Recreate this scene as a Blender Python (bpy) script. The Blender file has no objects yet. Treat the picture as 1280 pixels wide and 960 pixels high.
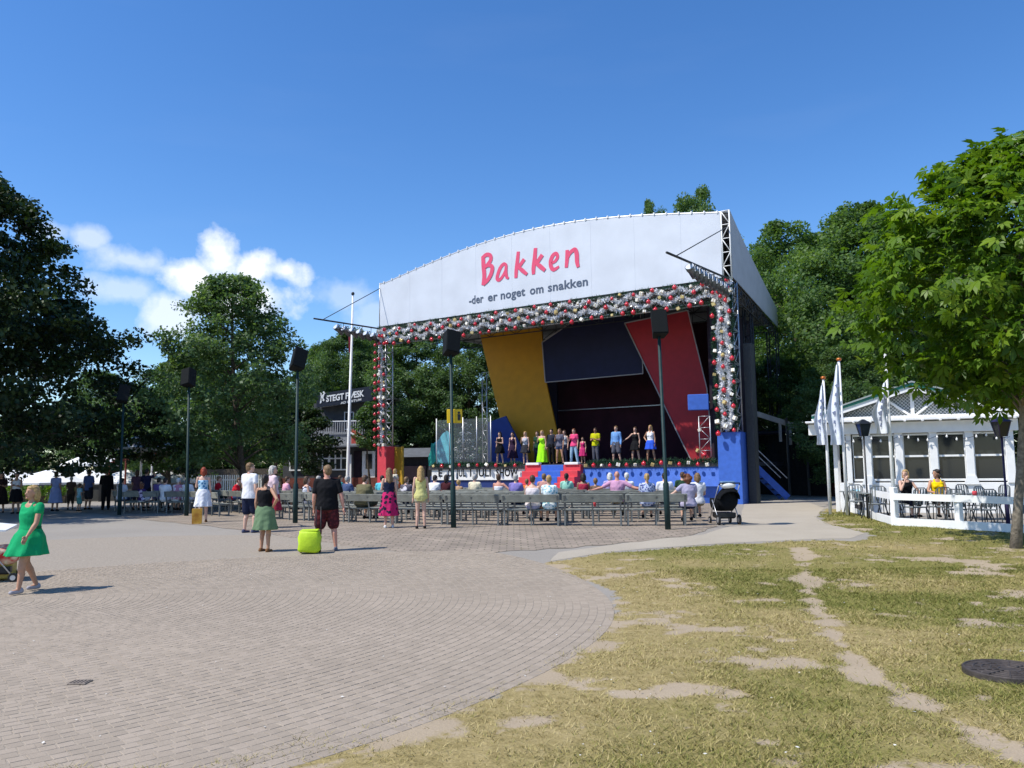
import bpy, bmesh, math, random
import numpy as np
from mathutils import Vector, Matrix, noise as mnoise

random.seed(7); RNG = np.random.default_rng(7)
SC = bpy.context.scene
COL = SC.collection
R = math.radians
PI = math.pi

# ------------------------------------------------------------------ camera
F, CX, CY, EYE = 1004.0, 640.0, 480.0, 1.62
PITCH, ROLL = math.atan(105 / F), 0.012
_fw = Vector((0, math.cos(PITCH), math.sin(PITCH)))
_up0 = Vector((0, -math.sin(PITCH), math.cos(PITCH)))
_rt0 = Vector((1, 0, 0))
_up = _up0 * math.cos(ROLL) + _rt0 * math.sin(ROLL)
_rt = _rt0 * math.cos(ROLL) - _up0 * math.sin(ROLL)
cam = bpy.data.cameras.new('camera')
cam.sensor_width = 36.0
cam.lens = 36.0 * F / 1280.0
cam.clip_start = 0.1
cam.clip_end = 3000
camo = bpy.data.objects.new('camera', cam)
COL.objects.link(camo)
M = Matrix.Identity(4)
for i in range(3):
    M[i][0] = _rt[i]; M[i][1] = _up[i]; M[i][2] = -_fw[i]
M[2][3] = EYE
camo.matrix_world = M
SC.camera = camo

# ------------------------------------------------------------------ sky, sun, exposure
SUN_EL = R(55)
SHADOW = Vector((0.92, 0.39, 0)).normalized()          # where shadows fall on the ground
sun_from = -SHADOW
w = bpy.data.worlds.new('World'); SC.world = w; w.use_nodes = True
nt = w.node_tree; nt.nodes.clear()
def N(nt, t, **k):
    n = nt.nodes.new(t)
    for a, b in k.items():
        setattr(n, a, b)
    return n
out = N(nt, 'ShaderNodeOutputWorld')
bg = N(nt, 'ShaderNodeBackground'); bg.inputs['Strength'].default_value = 0.15
sky = N(nt, 'ShaderNodeTexSky', sky_type='NISHITA')
sky.sun_disc = False
sky.sun_elevation = SUN_EL
sky.sun_rotation = math.atan2(sun_from.x, sun_from.y)
sky.altitude = 300
sky.air_density = 1.0; sky.dust_density = 0.25; sky.ozone_density = 3.5
hs = N(nt, 'ShaderNodeHueSaturation')
hs.inputs['Saturation'].default_value = 1.25
hs.inputs['Hue'].default_value = 0.506
hs.inputs['Value'].default_value = 0.96
nt.links.new(sky.outputs[0], hs.inputs['Color'])
# cumulus clouds: puffs (azimuth, elevation, radii in degrees) with noisy edges, all round the horizon
tc = N(nt, 'ShaderNodeTexCoord')
sep = N(nt, 'ShaderNodeSeparateXYZ'); nt.links.new(tc.outputs['Generated'], sep.inputs[0])
def MATH(nt, op, a, b=None, c=None, clamp=False):
    n = N(nt, 'ShaderNodeMath', operation=op); n.use_clamp = clamp
    for i, x in enumerate((a, b, c)):
        if x is None: continue
        if isinstance(x, (int, float)): n.inputs[i].default_value = x
        else: nt.links.new(x, n.inputs[i])
    return n.outputs[0]
az = MATH(nt, 'MULTIPLY', MATH(nt, 'ARCTAN2', sep.outputs['X'], sep.outputs['Y']), 57.2958)
el = MATH(nt, 'MULTIPLY', MATH(nt, 'ARCSINE', sep.outputs['Z']), 57.2958)
nz = N(nt, 'ShaderNodeTexNoise'); nz.inputs['Scale'].default_value = 21; nz.inputs['Detail'].default_value = 9
nz.inputs['Roughness'].default_value = 0.58
nt.links.new(tc.outputs['Generated'], nz.inputs['Vector'])
nzo = MATH(nt, 'MULTIPLY', MATH(nt, 'SUBTRACT', nz.outputs['Fac'], 0.5), 2.2)
PUFF = [(-20.2, 14.2, 1.9, 2.0, 1.0), (-18.0, 13.7, 2.2, 1.7, 1.0), (-15.7, 13.6, 2.0, 1.3, 1.0), (-22.0, 12.6, 2.2, 1.8, 1.0),
        (-18.5, 11.9, 4.6, 1.8, .95), (-23.0, 10.3, 2.2, 2.2, .7), (-26.0, 13.6, 2.6, 1.0, .5), (-28.4, 14.8, 1.3, .9, .5),
        (-26.4, 11.7, 2.6, 1.1, .42), (-12.0, 12.2, 2.6, 1.3, .30), (-9.8, 10.4, 2.6, 1.6, .32), (-30.5, 14.8, 1.5, .9, .42)]
ra = random.Random(3)
for k in range(14):
    a0 = 40 + k * 20 + ra.uniform(-6, 6)
    PUFF += [(((a0 + 180) % 360) - 180, ra.uniform(10, 15), ra.uniform(2, 4), ra.uniform(1.2, 2), ra.uniform(.5, 1))]
dens = None
for (a, e, rx, ry, s) in PUFF:
    dx = MATH(nt, 'MULTIPLY', MATH(nt, 'SUBTRACT', az, a), 1 / rx)
    dy = MATH(nt, 'MULTIPLY', MATH(nt, 'SUBTRACT', el, e), 1 / ry)
    d2 = MATH(nt, 'SQRT', MATH(nt, 'ADD', MATH(nt, 'MULTIPLY', dx, dx), MATH(nt, 'MULTIPLY', dy, dy)))
    v = MATH(nt, 'MULTIPLY', MATH(nt, 'MULTIPLY', MATH(nt, 'ADD', MATH(nt, 'SUBTRACT', 1.0, d2), nzo), 1.5, clamp=True), s * .97)
    dens = v if dens is None else MATH(nt, 'MAXIMUM', dens, v)
# thin veil of high cirrus
nz2 = N(nt, 'ShaderNodeTexNoise'); nz2.inputs['Scale'].default_value = 5; nz2.inputs['Detail'].default_value = 6
mp = N(nt, 'ShaderNodeMapping'); mp.inputs['Scale'].default_value = (0.6, 1.0, 3.2); mp.inputs['Rotation'].default_value = (0, R(18), 0)
nt.links.new(tc.outputs['Generated'], mp.inputs[0]); nt.links.new(mp.outputs[0], nz2.inputs['Vector'])
veil = MATH(nt, 'MULTIPLY', MATH(nt, 'MULTIPLY', MATH(nt, 'SUBTRACT', nz2.outputs['Fac'], 0.56), 1.4, clamp=True), 0.05)
dens = MATH(nt, 'MAXIMUM', dens, veil)
mixc = N(nt, 'ShaderNodeMix', data_type='RGBA')
mixc.inputs['B'].default_value = (5.7, 5.9, 6.2, 1)
nt.links.new(dens, mixc.inputs['Factor']); nt.links.new(hs.outputs[0], mixc.inputs['A'])
nt.links.new(mixc.outputs['Result'], bg.inputs['Color'])
nt.links.new(bg.outputs[0], out.inputs[0])

sl = bpy.data.lights.new('sun', 'SUN'); sl.energy = 3.9; sl.angle = R(0.53); sl.color = (1.0, 0.955, 0.88)
slo = bpy.data.objects.new('sun', sl); COL.objects.link(slo)
sd = Vector((SHADOW.x * math.cos(SUN_EL), SHADOW.y * math.cos(SUN_EL), -math.sin(SUN_EL)))
slo.rotation_euler = sd.to_track_quat('-Z', 'Y').to_euler()
slo.location = (-20, -10, 40)

vs = SC.view_settings
vs.view_transform = 'Standard'; vs.look = 'None'; vs.gamma = 1.0; vs.use_curve_mapping = False
vs.exposure = 0.42
SC.render.engine = 'CYCLES'
SC.cycles.use_denoising = True
SC.cycles.max_bounces = 6
SC.cycles.transparent_max_bounces = 12

# ------------------------------------------------------------------ pixel <-> place helpers (only used to read off real positions)
def ray(u, v):
    return (_rt * ((u - CX) / F) + _up * ((CY - v) / F) + _fw)
def at(u, v, Y):
    d = ray(u, v); t = Y / d.y
    return Vector((0, 0, EYE)) + d * t
_gy = np.array([-60, 0, 6, 12, 17, 21, 25, 32, 40, 60, 900.])
_gz = np.array([0, 0, -.08, -.19, -.08, .03, .05, .02, 0, 0, 0.])
def G(y):                      # gently rolling ground height
    y = np.asarray(y, float)
    i = np.clip(np.searchsorted(_gy, y) - 1, 0, len(_gy) - 2)
    t = np.clip((y - _gy[i]) / (_gy[i + 1] - _gy[i]), 0, 1)
    t = t * t * (3 - 2 * t)
    return _gz[i] * (1 - t) + _gz[i + 1] * t
def g1(y): return float(G(y))
def gp(u, v):                  # ground point seen at a pixel
    d = ray(u, v); t = EYE / max(1e-4, -d.z)
    for _ in range(12):
        p = Vector((0, 0, EYE)) + d * t
        t = (EYE - g1(p.y)) / max(1e-4, -d.z)
    p = Vector((0, 0, EYE)) + d * t
    return Vector((p.x, p.y, g1(p.y)))
def gx(u, Y):                  # ground point at column u and depth Y
    p = at(u, 585, Y); return Vector((p.x, Y, g1(Y)))

# ------------------------------------------------------------------ mesh builder
class MB:
    def __init__(s): s.v = []; s.f = []; s.m = []
    def add(s, vs, fs, mi=0):
        o = len(s.v); s.v += [tuple(x) for x in vs]
        s.f += [tuple(i + o for i in f) for f in fs]; s.m += [mi] * len(fs); return s
    def box(s, c, d, mi=0, rot=None, bev=0):
        x, y, z = d[0] / 2, d[1] / 2, d[2] / 2
        if bev:
            b = min(bev, x * .9, y * .9, z * .9); vs = []
            for sz in (-1, 1):
                for sy in (-1, 1):
                    for sx in (-1, 1):
                        vs += [(sx * (x - b), sy * (y - b), sz * z), (sx * (x - b), sy * y, sz * (z - b)), (sx * x, sy * (y - b), sz * (z - b))]
            bmx = bmesh.new()
            for q in vs: bmx.verts.new(q)
            bmesh.ops.convex_hull(bmx, input=bmx.verts); bmx.verts.index_update()
            vv = [q.co.copy() for q in bmx.verts]; ff = [[a.index for a in f.verts] for f in bmx.faces]; bmx.free()
        else:
            vv = [Vector(q) for q in ((-x, -y, -z), (x, -y, -z), (x, y, -z), (-x, y, -z), (-x, -y, z), (x, -y, z), (x, y, z), (-x, y, z))]
            ff = [(0, 3, 2, 1), (4, 5, 6, 7), (0, 1, 5, 4), (1, 2, 6, 5), (2, 3, 7, 6), (3, 0, 4, 7)]
        if rot is not None: vv = [rot @ q for q in vv]
        c = Vector(c)
        return s.add([q + c for q in vv], ff, mi)
    def bar(s, p, q, w_, h_=None, mi=0, up=(0, 0, 1)):
        p, q = Vector(p), Vector(q); h_ = h_ or w_; d = q - p; L = d.length
        if L < 1e-6: return s
        d.normalize(); u = Vector(up)
        if abs(d.dot(u)) > .98: u = Vector((0, 1, 0))
        sx = d.cross(u).normalized(); u = sx.cross(d).normalized()
        sx *= w_ / 2; u *= h_ / 2
        vs = [p - sx - u, p + sx - u, p + sx + u, p - sx + u, q - sx - u, q + sx - u, q + sx + u, q - sx + u]
        return s.add(vs, [(0, 1, 2, 3), (4, 7, 6, 5), (0, 4, 5, 1), (1, 5, 6, 2), (2, 6, 7, 3), (3, 7, 4, 0)], mi)
    def tube(s, pts, rs, n=6, mi=0, cap=True):
        pts = [Vector(p) for p in pts]
        if isinstance(rs, (int, float)): rs = [rs] * len(pts)
        o = len(s.v); k = len(pts); prev = None
        for i, p in enumerate(pts):
            d = (pts[min(i + 1, k - 1)] - pts[max(i - 1, 0)])
            d = d.normalized() if d.length > 1e-9 else Vector((0, 0, 1))
            u = prev if prev is not None else (Vector((0, 0, 1)) if abs(d.z) < .9 else Vector((1, 0, 0)))
            a = d.cross(u)
            a = a.normalized() if a.length > 1e-6 else d.orthogonal().normalized()
            b = a.cross(d).normalized(); prev = b
            for j in range(n):
                t = 2 * PI * j / n
                s.v.append(tuple(p + (a * math.cos(t) + b * math.sin(t)) * rs[i]))
        for i in range(k - 1):
            for j in range(n):
                a0 = o + i * n + j; a1 = o + i * n + (j + 1) % n
                s.f.append((a0, a1, a1 + n, a0 + n)); s.m.append(mi)
        if cap:
            s.f.append(tuple(o + j for j in reversed(range(n)))); s.m.append(mi)
            s.f.append(tuple(o + (k - 1) * n + j for j in range(n))); s.m.append(mi)
        return s
    def loft(s, rings, mi=0, cap=True):
        o = len(s.v); n = len(rings[0])
        for r in rings: s.v += [tuple(p) for p in r]
        for i in range(len(rings) - 1):
            for j in range(n):
                a0 = o + i * n + j; a1 = o + i * n + (j + 1) % n
                s.f.append((a0, a1, a1 + n, a0 + n)); s.m.append(mi)
        if cap:
            s.f.append(tuple(o + j for j in reversed(range(n)))); s.m.append(mi)
            s.f.append(tuple(o + (len(rings) - 1) * n + j for j in range(n))); s.m.append(mi)
        return s
    def ell(s, c, r, n=10, m=7, mi=0, rot=None):
        c = Vector(c); rings = []
        r = (r, r, r) if isinstance(r, (int, float)) else r
        vs = [Vector((0, 0, -r[2]))]
        for i in range(1, m):
            t = PI * i / m - PI / 2
            for j in range(n):
                a = 2 * PI * j / n
                vs.append(Vector((r[0] * math.cos(t) * math.cos(a), r[1] * math.cos(t) * math.sin(a), r[2] * math.sin(t))))
        vs.append(Vector((0, 0, r[2]))); L = len(vs) - 1; fs = []
        for j in range(n): fs.append((0, 1 + (j + 1) % n, 1 + j))
        for i in range(m - 2):
            for j in range(n):
                a0 = 1 + i * n + j; a1 = 1 + i * n + (j + 1) % n; fs.append((a0, a1, a1 + n, a0 + n))
        b = 1 + (m - 2) * n
        for j in range(n): fs.append((b + j, b + (j + 1) % n, L))
        if rot is not None: vs = [rot @ q for q in vs]
        return s.add([q + c for q in vs], fs, mi)
    def cap(s, p, q, r0, r1, n=10, mi=0):      # closed tapered capsule
        p, q = Vector(p), Vector(q); d = (q - p)
        dn = d.normalized() if d.length > 1e-6 else Vector((0, 0, 1))
        pts = [p - dn * r0 * .98, p - dn * r0 * .7, p - dn * r0 * .2, p, q, q + dn * r1 * .2, q + dn * r1 * .7, q + dn * r1 * .98]
        return s.tube(pts, [r0 * .2, r0 * .72, r0 * .98, r0, r1, r1 * .98, r1 * .72, r1 * .2], n, mi)
    def prism(s, poly, off, mi=0):
        poly = [Vector(p) for p in poly]; off = Vector(off); n = len(poly)
        fs = [tuple(range(n)), tuple(reversed(range(n, 2 * n)))] + [(i, n + i, n + (i + 1) % n, (i + 1) % n) for i in range(n)]
        return s.add(poly + [p + off for p in poly], fs, mi)
    def mesh(s, name='m'):
        me = bpy.data.meshes.new(name); me.from_pydata(s.v, [], s.f); 
        return me
    def build(s, name, mats, parent=None, smooth=False, fixn=True):
        me = s.mesh(name)
        if not isinstance(mats, (list, tuple)): mats = [mats]
        for q in mats: me.materials.append(q)
        if len(mats) > 1: me.polygons.foreach_set('material_index', s.m)
        if fixn:
            b = bmesh.new(); b.from_mesh(me); bmesh.ops.recalc_face_normals(b, faces=b.faces); b.to_mesh(me); b.free()
        if smooth: me.polygons.foreach_set('use_smooth', [True] * len(me.polygons))
        return obj(name, me, parent)
def obj(name, me, parent=None):
    o = bpy.data.objects.new(name, me); COL.objects.link(o)
    if parent is not None: o.parent = parent
    return o
def tag(o, label=None, cat=None, group=None, kind=None):
    if label: o['label'] = label
    if cat: o['category'] = cat
    if group: o['group'] = group
    if kind: o['kind'] = kind
    return o
def thing(name, label, cat, loc=(0, 0, 0), rz=0, group=None):
    o = bpy.data.objects.new(name, None); COL.objects.link(o)
    o.empty_display_size = .2
    o.location = loc; o.rotation_euler = (0, 0, rz)
    return tag(o, label, cat, group)
KIDS = {}
def kids(o): return [c for c in COL.objects if c.parent == o]
def dup(root, rec, loc, rz, label=None, group=None, scale=None):
    r = root.copy(); COL.objects.link(r); r.location = loc; r.rotation_euler = (0, 0, rz)
    if scale: r.scale = (scale, scale, scale) if isinstance(scale, (int, float)) else scale
    if label: r['label'] = label
    if group: r['group'] = group
    def cp(children, par):
        for ch, sub in children:
            c = ch.copy(); COL.objects.link(c); c.parent = par
            cp(sub, c)
    cp(rec, r)
    return r

# ------------------------------------------------------------------ materials
MATS = {}
def mat(name, col, rough=.7, var=.15, scale=6., metal=0., bump=0., bscale=40., spec=.4, col2=None, detail=4., coat=0., obvar=0.):
    if name in MATS: return MATS[name]
    m = bpy.data.materials.new(name); m.use_nodes = True; MATS[name] = m
    t = m.node_tree; b = t.nodes['Principled BSDF']
    b.inputs['Roughness'].default_value = rough; b.inputs['Metallic'].default_value = metal
    b.inputs['Specular IOR Level'].default_value = spec
    if coat: b.inputs['Coat Weight'].default_value = coat
    c = N(t, 'ShaderNodeTexCoord')
    n = N(t, 'ShaderNodeTexNoise'); n.inputs['Scale'].default_value = scale; n.inputs['Detail'].default_value = detail
    t.links.new(c.outputs['Object'], n.inputs['Vector'])
    r = N(t, 'ShaderNodeValToRGB')
    a = [x * (1 - var) for x in col]; z = list(col2) if col2 else [min(1, x * (1 + var)) for x in col]
    r.color_ramp.elements[0].color = (*a[:3], 1); r.color_ramp.elements[0].position = .32
    r.color_ramp.elements[1].color = (*z[:3], 1); r.color_ramp.elements[1].position = .68
    t.links.new(n.outputs['Fac'], r.inputs[0])
    co = r.outputs[0]
    if obvar:
        oi = N(t, 'ShaderNodeObjectInfo'); h = N(t, 'ShaderNodeHueSaturation')
        mr = N(t, 'ShaderNodeMapRange'); mr.inputs['To Min'].default_value = 1 - obvar; mr.inputs['To Max'].default_value = 1 + obvar
        t.links.new(oi.outputs['Random'], mr.inputs[0]); t.links.new(mr.outputs[0], h.inputs['Value'])
        t.links.new(co, h.inputs['Color']); co = h.outputs[0]
    t.links.new(co, b.inputs['Base Color'])
    if bump:
        n2 = N(t, 'ShaderNodeTexNoise'); n2.inputs['Scale'].default_value = bscale; n2.inputs['Detail'].default_value = 5
        t.links.new(c.outputs['Object'], n2.inputs['Vector'])
        bp = N(t, 'ShaderNodeBump'); bp.inputs['Strength'].default_value = bump; bp.inputs['Distance'].default_value = .02
        t.links.new(n2.outputs['Fac'], bp.inputs['Height']); t.links.new(bp.outputs[0], b.inputs['Normal'])
    return m
def lin(r, g, b): return tuple(((x / 255) / 12.92 if x / 255 <= .04045 else ((x / 255 + .055) / 1.055) ** 2.4) for x in (r, g, b))
# ------------------------------------------------------------------ ground: lawn, asphalt and worn earth in one sheet
PC, PR = Vector((-8.0, 11.2)), 9.3            # sett plaza: centre and radius
def inpoly(px, py, poly):
    ins = np.zeros(px.shape, bool); n = len(poly); j = n - 1
    for i in range(n):
        xi, yi = poly[i]; xj, yj = poly[j]
        c = ((yi > py) != (yj > py)) & (px < (xj - xi) * (py - yi) / (yj - yi + 1e-12) + xi)
        ins ^= c; j = i
    return ins
def dseg(px, py, a, b):
    ax, ay = a; bx, by = b; dx, dy = bx - ax, by - ay
    t = np.clip(((px - ax) * dx + (py - ay) * dy) / (dx * dx + dy * dy + 1e-9), 0, 1)
    return np.hypot(px - ax - t * dx, py - ay - t * dy)
def dpoly(px, py, pts, closed=True):
    d = np.full(px.shape, 1e9)
    for i in range(len(pts) - (0 if closed else 1)):
        d = np.minimum(d, dseg(px, py, pts[i], pts[(i + 1) % len(pts)]))
    return d
edge = [(-40, 972), (140, 955), (350, 932), (500, 897), (600, 871), (720, 808), (768, 775), (766, 750), (735, 728), (672, 709), (690, 702), (760, 691),
        (900, 681), (990, 676), (1070, 675), (1088, 667), (1045, 658), (1022, 648), (1030, 637)]
LAWN = [(gp(*e).x, gp(*e).y) for e in edge] + [(11.4, 29.5), (14, 29.5), (60, 29.5), (60, -20), (-6, -20), (-6, 3)]
TERRACE = [(11.35, 27.4), (10.55, 23.8), (9.98, 21.1), (12.35, 18.75), (14.5, 16.9), (40, 16.9), (40, 40), (11.2, 40)]
TRAIL = [(gp(*e).x, gp(*e).y, wd) for e, wd in [((1000, 684), .20), ((1004, 700), .20), ((1012, 735), .19), ((1030, 775), .18), ((1050, 805), .18), ((1095, 848), .20),
         ((1150, 882), .2), ((1215, 912), .19), ((1290, 945), .18)]]
PATCH = [(gp(*e).x, gp(*e).y, r) for e, r in [((855, 860), .24), ((1000, 825), .22), ((640, 905), .3), ((480, 935), .35), ((560, 905), .25), ((955, 925), .12), ((1235, 872), .16),
         ((780, 868), .14), ((1245, 715), .9), ((1190, 700), .7), ((700, 740), .3), ((1075, 660), .5), ((905, 785), .25)]]
def vnoise(x, y, s, seed=0):
    out = np.zeros(x.shape); a = 1.; tot = 0
    for o in range(4):
        xs, ys = x * s + seed * 17.3 + o * 31.7, y * s + seed * 9.1 + o * 11.3
        xi, yi = np.floor(xs).astype(int), np.floor(ys).astype(int); fx, fy = xs - xi, ys - yi
        fx = fx * fx * (3 - 2 * fx); fy = fy * fy * (3 - 2 * fy)
        def h(i, j):
            k = (i * 374761393 + j * 668265263) & 0x7fffffff
            k = ((k ^ (k >> 13)) * 1274126177) & 0x7fffffff
            return ((k ^ (k >> 16)) & 0xffff) / 65535.
        out += a * ((h(xi, yi) * (1 - fx) + h(xi + 1, yi) * fx) * (1 - fy) + (h(xi, yi + 1) * (1 - fx) + h(xi + 1, yi + 1) * fx) * fy)
        tot += a; a *= .55; s *= 2.1
    return out / tot
def zones(x, y):                # lawn 0..1, bare earth 0..1, dry 0..1
    ins = inpoly(x, y, LAWN); d = dpoly(x, y, LAWN); sd_ = np.where(ins, d, -d)
    nn = vnoise(x, y, 1.1, 1); n2 = vnoise(x, y, 4.5, 2)
    sd2 = sd_ + (nn - .5) * .55 + (n2 - .5) * .4
    lawn = np.clip(sd2 / .10 + .2, 0, 1)
    lawn = lawn * (1 - inpoly(x, y, TERRACE))
    bare = np.zeros(x.shape)
    for i in range(len(TRAIL) - 1):
        a, b = TRAIL[i], TRAIL[i + 1]
        bare = np.maximum(bare, 1.08 - dseg(x, y, a[:2], b[:2]) / (a[2] * 1.35))
    for (qx, qy, r) in PATCH:
        bare = np.maximum(bare, .85 - np.hypot(x - qx, y - qy) / (r * 1.25))
    dc = np.abs(np.hypot(x - PC.x, y - PC.y) - PR)
    bare = np.maximum(bare, .42 - dc / 1.1)
    bare = np.clip((bare + (nn - .5) * 1.9 + (n2 - .5) * 1.3 + (vnoise(x, y * 1.4, 1.9, 12) - .5) * 1.2 - .24) * 2.2, 0, 1)
    dry = np.clip(1.25 - dc / 2.0 + (nn - .5) * 1.0, 0, 1)
    dry = np.maximum(dry, np.clip((vnoise(x, y, .45, 5) - .42) * 2.6 + (n2 - .5) * .5, 0, 1))
    # greener grass round the fence corner
    dry = np.clip(dry + .12, 0, 1) * np.clip(np.hypot(x - 10.5, (y - 20)) / 3.5 - .2, .1, 1)
    return lawn, bare, dry
xs = np.unique(np.concatenate([np.linspace(-900, -60, 12), np.linspace(-60, -14, 30), np.linspace(-14, -5, 46), np.linspace(-5, 12, 220), np.linspace(12, 30, 60), np.linspace(30, 900, 16)]))
ys = np.unique(np.concatenate([np.linspace(-60, 2, 14), np.linspace(2, 12, 140), np.linspace(12, 30, 170), np.linspace(30, 60, 30), np.linspace(60, 1500, 20)]))
X, Y = np.meshgrid(xs, ys); xf, yf = X.ravel(), Y.ravel()
lawn, bare, dry = zones(xf, yf)
flatc = np.clip((np.hypot(xf - PC.x, yf - PC.y) - PR - .3) / 1.2, 0, 1)
zf = G(yf) + np.where((np.abs(xf) < 20) & (yf < 30), (vnoise(xf, yf, .8, 3) - .5) * .05 * lawn * flatc, 0) - .012 * bare * lawn * flatc + .006 * (1 - flatc) * lawn
nx, ny = len(xs), len(ys)
idx = np.arange(nx * ny).reshape(ny, nx)
fc = np.stack([idx[:-1, :-1], idx[:-1, 1:], idx[1:, 1:], idx[1:, :-1]], -1).reshape(-1, 4)
me = bpy.data.meshes.new('ground'); me.from_pydata(np.stack([xf, yf, zf], 1).tolist(), [], fc.tolist())
me.polygons.foreach_set('use_smooth', [True] * len(me.polygons))
for nm, arr in (('lawn', lawn), ('bare', bare), ('dry', dry)):
    at_ = me.attributes.new(nm, 'FLOAT', 'POINT'); at_.data.foreach_set('value', arr.astype(np.float32))
gm = bpy.data.materials.new('ground_cover'); gm.use_nodes = True; t = gm.node_tree; b = t.nodes['Principled BSDF']
b.inputs['Roughness'].default_value = .95; b.inputs['Specular IOR Level'].default_value = .15
def attr(t, n_): a = N(t, 'ShaderNodeAttribute'); a.attribute_name = n_; return a.outputs['Fac']
def noise(t, vec, sc, det=5., rough=.55):
    n = N(t, 'ShaderNodeTexNoise'); n.inputs['Scale'].default_value = sc; n.inputs['Detail'].default_value = det; n.inputs['Roughness'].default_value = rough
    t.links.new(vec, n.inputs['Vector']); return n.outputs['Fac']
def ramp(t, fac, cols):
    r = N(t, 'ShaderNodeValToRGB'); e = r.color_ramp.elements
    while len(e) < len(cols): e.new(.5)
    for i, (p, c) in enumerate(cols): e[i].position = p; e[i].color = (*c, 1)
    t.links.new(fac, r.inputs[0]); return r.outputs[0]
def mix(t, fac, a, b_, mode='MIX'):
    m = N(t, 'ShaderNodeMix', data_type='RGBA', blend_type=mode)
    if isinstance(fac, (int, float)): m.inputs['Factor'].default_value = fac
    else: t.links.new(fac, m.inputs['Factor'])
    for k, x in (('A', a), ('B', b_)):
        if isinstance(x, tuple): m.inputs[k].default_value = (*x, 1)
        else: t.links.new(x, m.inputs[k])
    return m.outputs['Result']
gc = N(t, 'ShaderNodeNewGeometry').outputs['Position']
asph = ramp(t, noise(t, gc, .35, 6), [(.3, (.262, .232, .192)), (.55, (.308, .274, .228)), (.75, (.342, .306, .256))])
asph = mix(t, .5, asph, ramp(t, noise(t, gc, 60, 3), [(.3, (.22, .205, .185)), (.7, (.37, .345, .305))]))
sand = ramp(t, noise(t, gc, .9, 6), [(.3, (.32, .252, .168)), (.7, (.42, .335, .23))])
sand = mix(t, .4, sand, ramp(t, noise(t, gc, 85, 3), [(.3, (.28, .22, .15)), (.7, (.50, .40, .28))]))
green = ramp(t, noise(t, gc, 7, 6, .7), [(.3, (.115, .125, .026)), (.5, (.19, .178, .046)), (.7, (.265, .235, .075))])
straw = ramp(t, noise(t, gc, 9, 6, .7), [(.3, (.22, .172, .068)), (.5, (.325, .255, .112)), (.7, (.40, .315, .155))])
g_ = mix(t, attr(t, 'dry'), green, straw)
fine = ramp(t, noise(t, gc, 55, 4, .7), [(.3, (.55, .55, .55)), (.7, (1.25, 1.25, 1.2))])
g_ = mix(t, .8, g_, mix(t, 1., g_, fine, 'MULTIPLY'))
def rough_mask(nm): return MATH(t, 'MULTIPLY', MATH(t, 'ADD', MATH(t, 'SUBTRACT', attr(t, nm), .5), MATH(t, 'MULTIPLY', MATH(t, 'SUBTRACT', noise(t, gc, 16, 6, .75), .5), 1.9)), 2.2)
def msk(nm): return MATH(t, 'ADD', rough_mask(nm), .5, clamp=True)
g_ = mix(t, msk('bare'), g_, sand)
gcol = mix(t, msk('lawn'), asph, g_)
# sandy path mouth towards the passage beside the stage
t.links.new(gcol, b.inputs['Base Color'])
bp = N(t, 'ShaderNodeBump'); bp.inputs['Strength'].default_value = .5; bp.inputs['Distance'].default_value = .015
t.links.new(noise(t, gc, 45, 5, .7), bp.inputs['Height']); t.links.new(bp.outputs[0], b.inputs['Normal'])
me.materials.append(gm)
tag(obj('ground', me), kind='structure')

# sandy path running from the asphalt into the passage between stage and pavilion
def sheet(name, poly, mt, lift, step=.7):
    px = [p[0] for p in poly]; py = [p[1] for p in poly]
    bm = bmesh.new()
    vs_ = [bm.verts.new((p[0], p[1], 0)) for p in poly]
    f = bm.faces.new(vs_)
    for ax, lo, hi in ((0, min(px), max(px)), (1, min(py), max(py))):
        k = lo + step
        while k < hi:
            no = (1, 0, 0) if ax == 0 else (0, 1, 0)
            bmesh.ops.bisect_plane(bm, geom=bm.verts[:] + bm.edges[:] + bm.faces[:], plane_co=(k, k, 0), plane_no=no)
            k += step
    for v in bm.verts: v.co.z = g1(v.co.y) + lift
    bmesh.ops.recalc_face_normals(bm, faces=bm.faces)
    if bm.faces[:] and bm.faces[:][0].normal.z < 0: bmesh.ops.reverse_faces(bm, faces=bm.faces)
    m_ = bpy.data.meshes.new(name); bm.to_mesh(m_); bm.free(); m_.materials.append(mt)
    return tag(obj(name, m_), kind='structure')
pm = bpy.data.materials.new('sandy_gravel'); pm.use_nodes = True; t = pm.node_tree; b = t.nodes['Principled BSDF']
b.inputs['Roughness'].default_value = .95; b.inputs['Specular IOR Level'].default_value = .15
gc = N(t, 'ShaderNodeNewGeometry').outputs['Position']
c1 = ramp(t, noise(t, gc, .8, 6), [(.3, (.37, .32, .25)), (.7, (.45, .395, .315))])
c1 = mix(t, .45, c1, ramp(t, noise(t, gc, 70, 3), [(.3, (.25, .22, .17)), (.7, (.48, .43, .35))]))
t.links.new(c1, b.inputs['Base Color'])
pathpx = [(690, 701), (760, 690), (900, 680), (990, 675), (1062, 673), (1082, 667), (1040, 657), (1020, 647), (1030, 635), (1010, 628), (930, 630), (925, 655), (880, 668), (800, 676), (700, 690)]
pp = []
for i, e in enumerate(pathpx):
    q = gp(*e); a, b2 = q, gp(*pathpx[(i + 1) % len(pathpx)])
    for k in range(6):
        z = a.lerp(b2, k / 6); n_ = float(vnoise(np.array([z.x]), np.array([z.y]), .9, 8)[0]) - .5
        pp.append((z.x + n_ * .25, z.y + n_ * .5))
sheet('path', pp, pm, .004)

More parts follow.
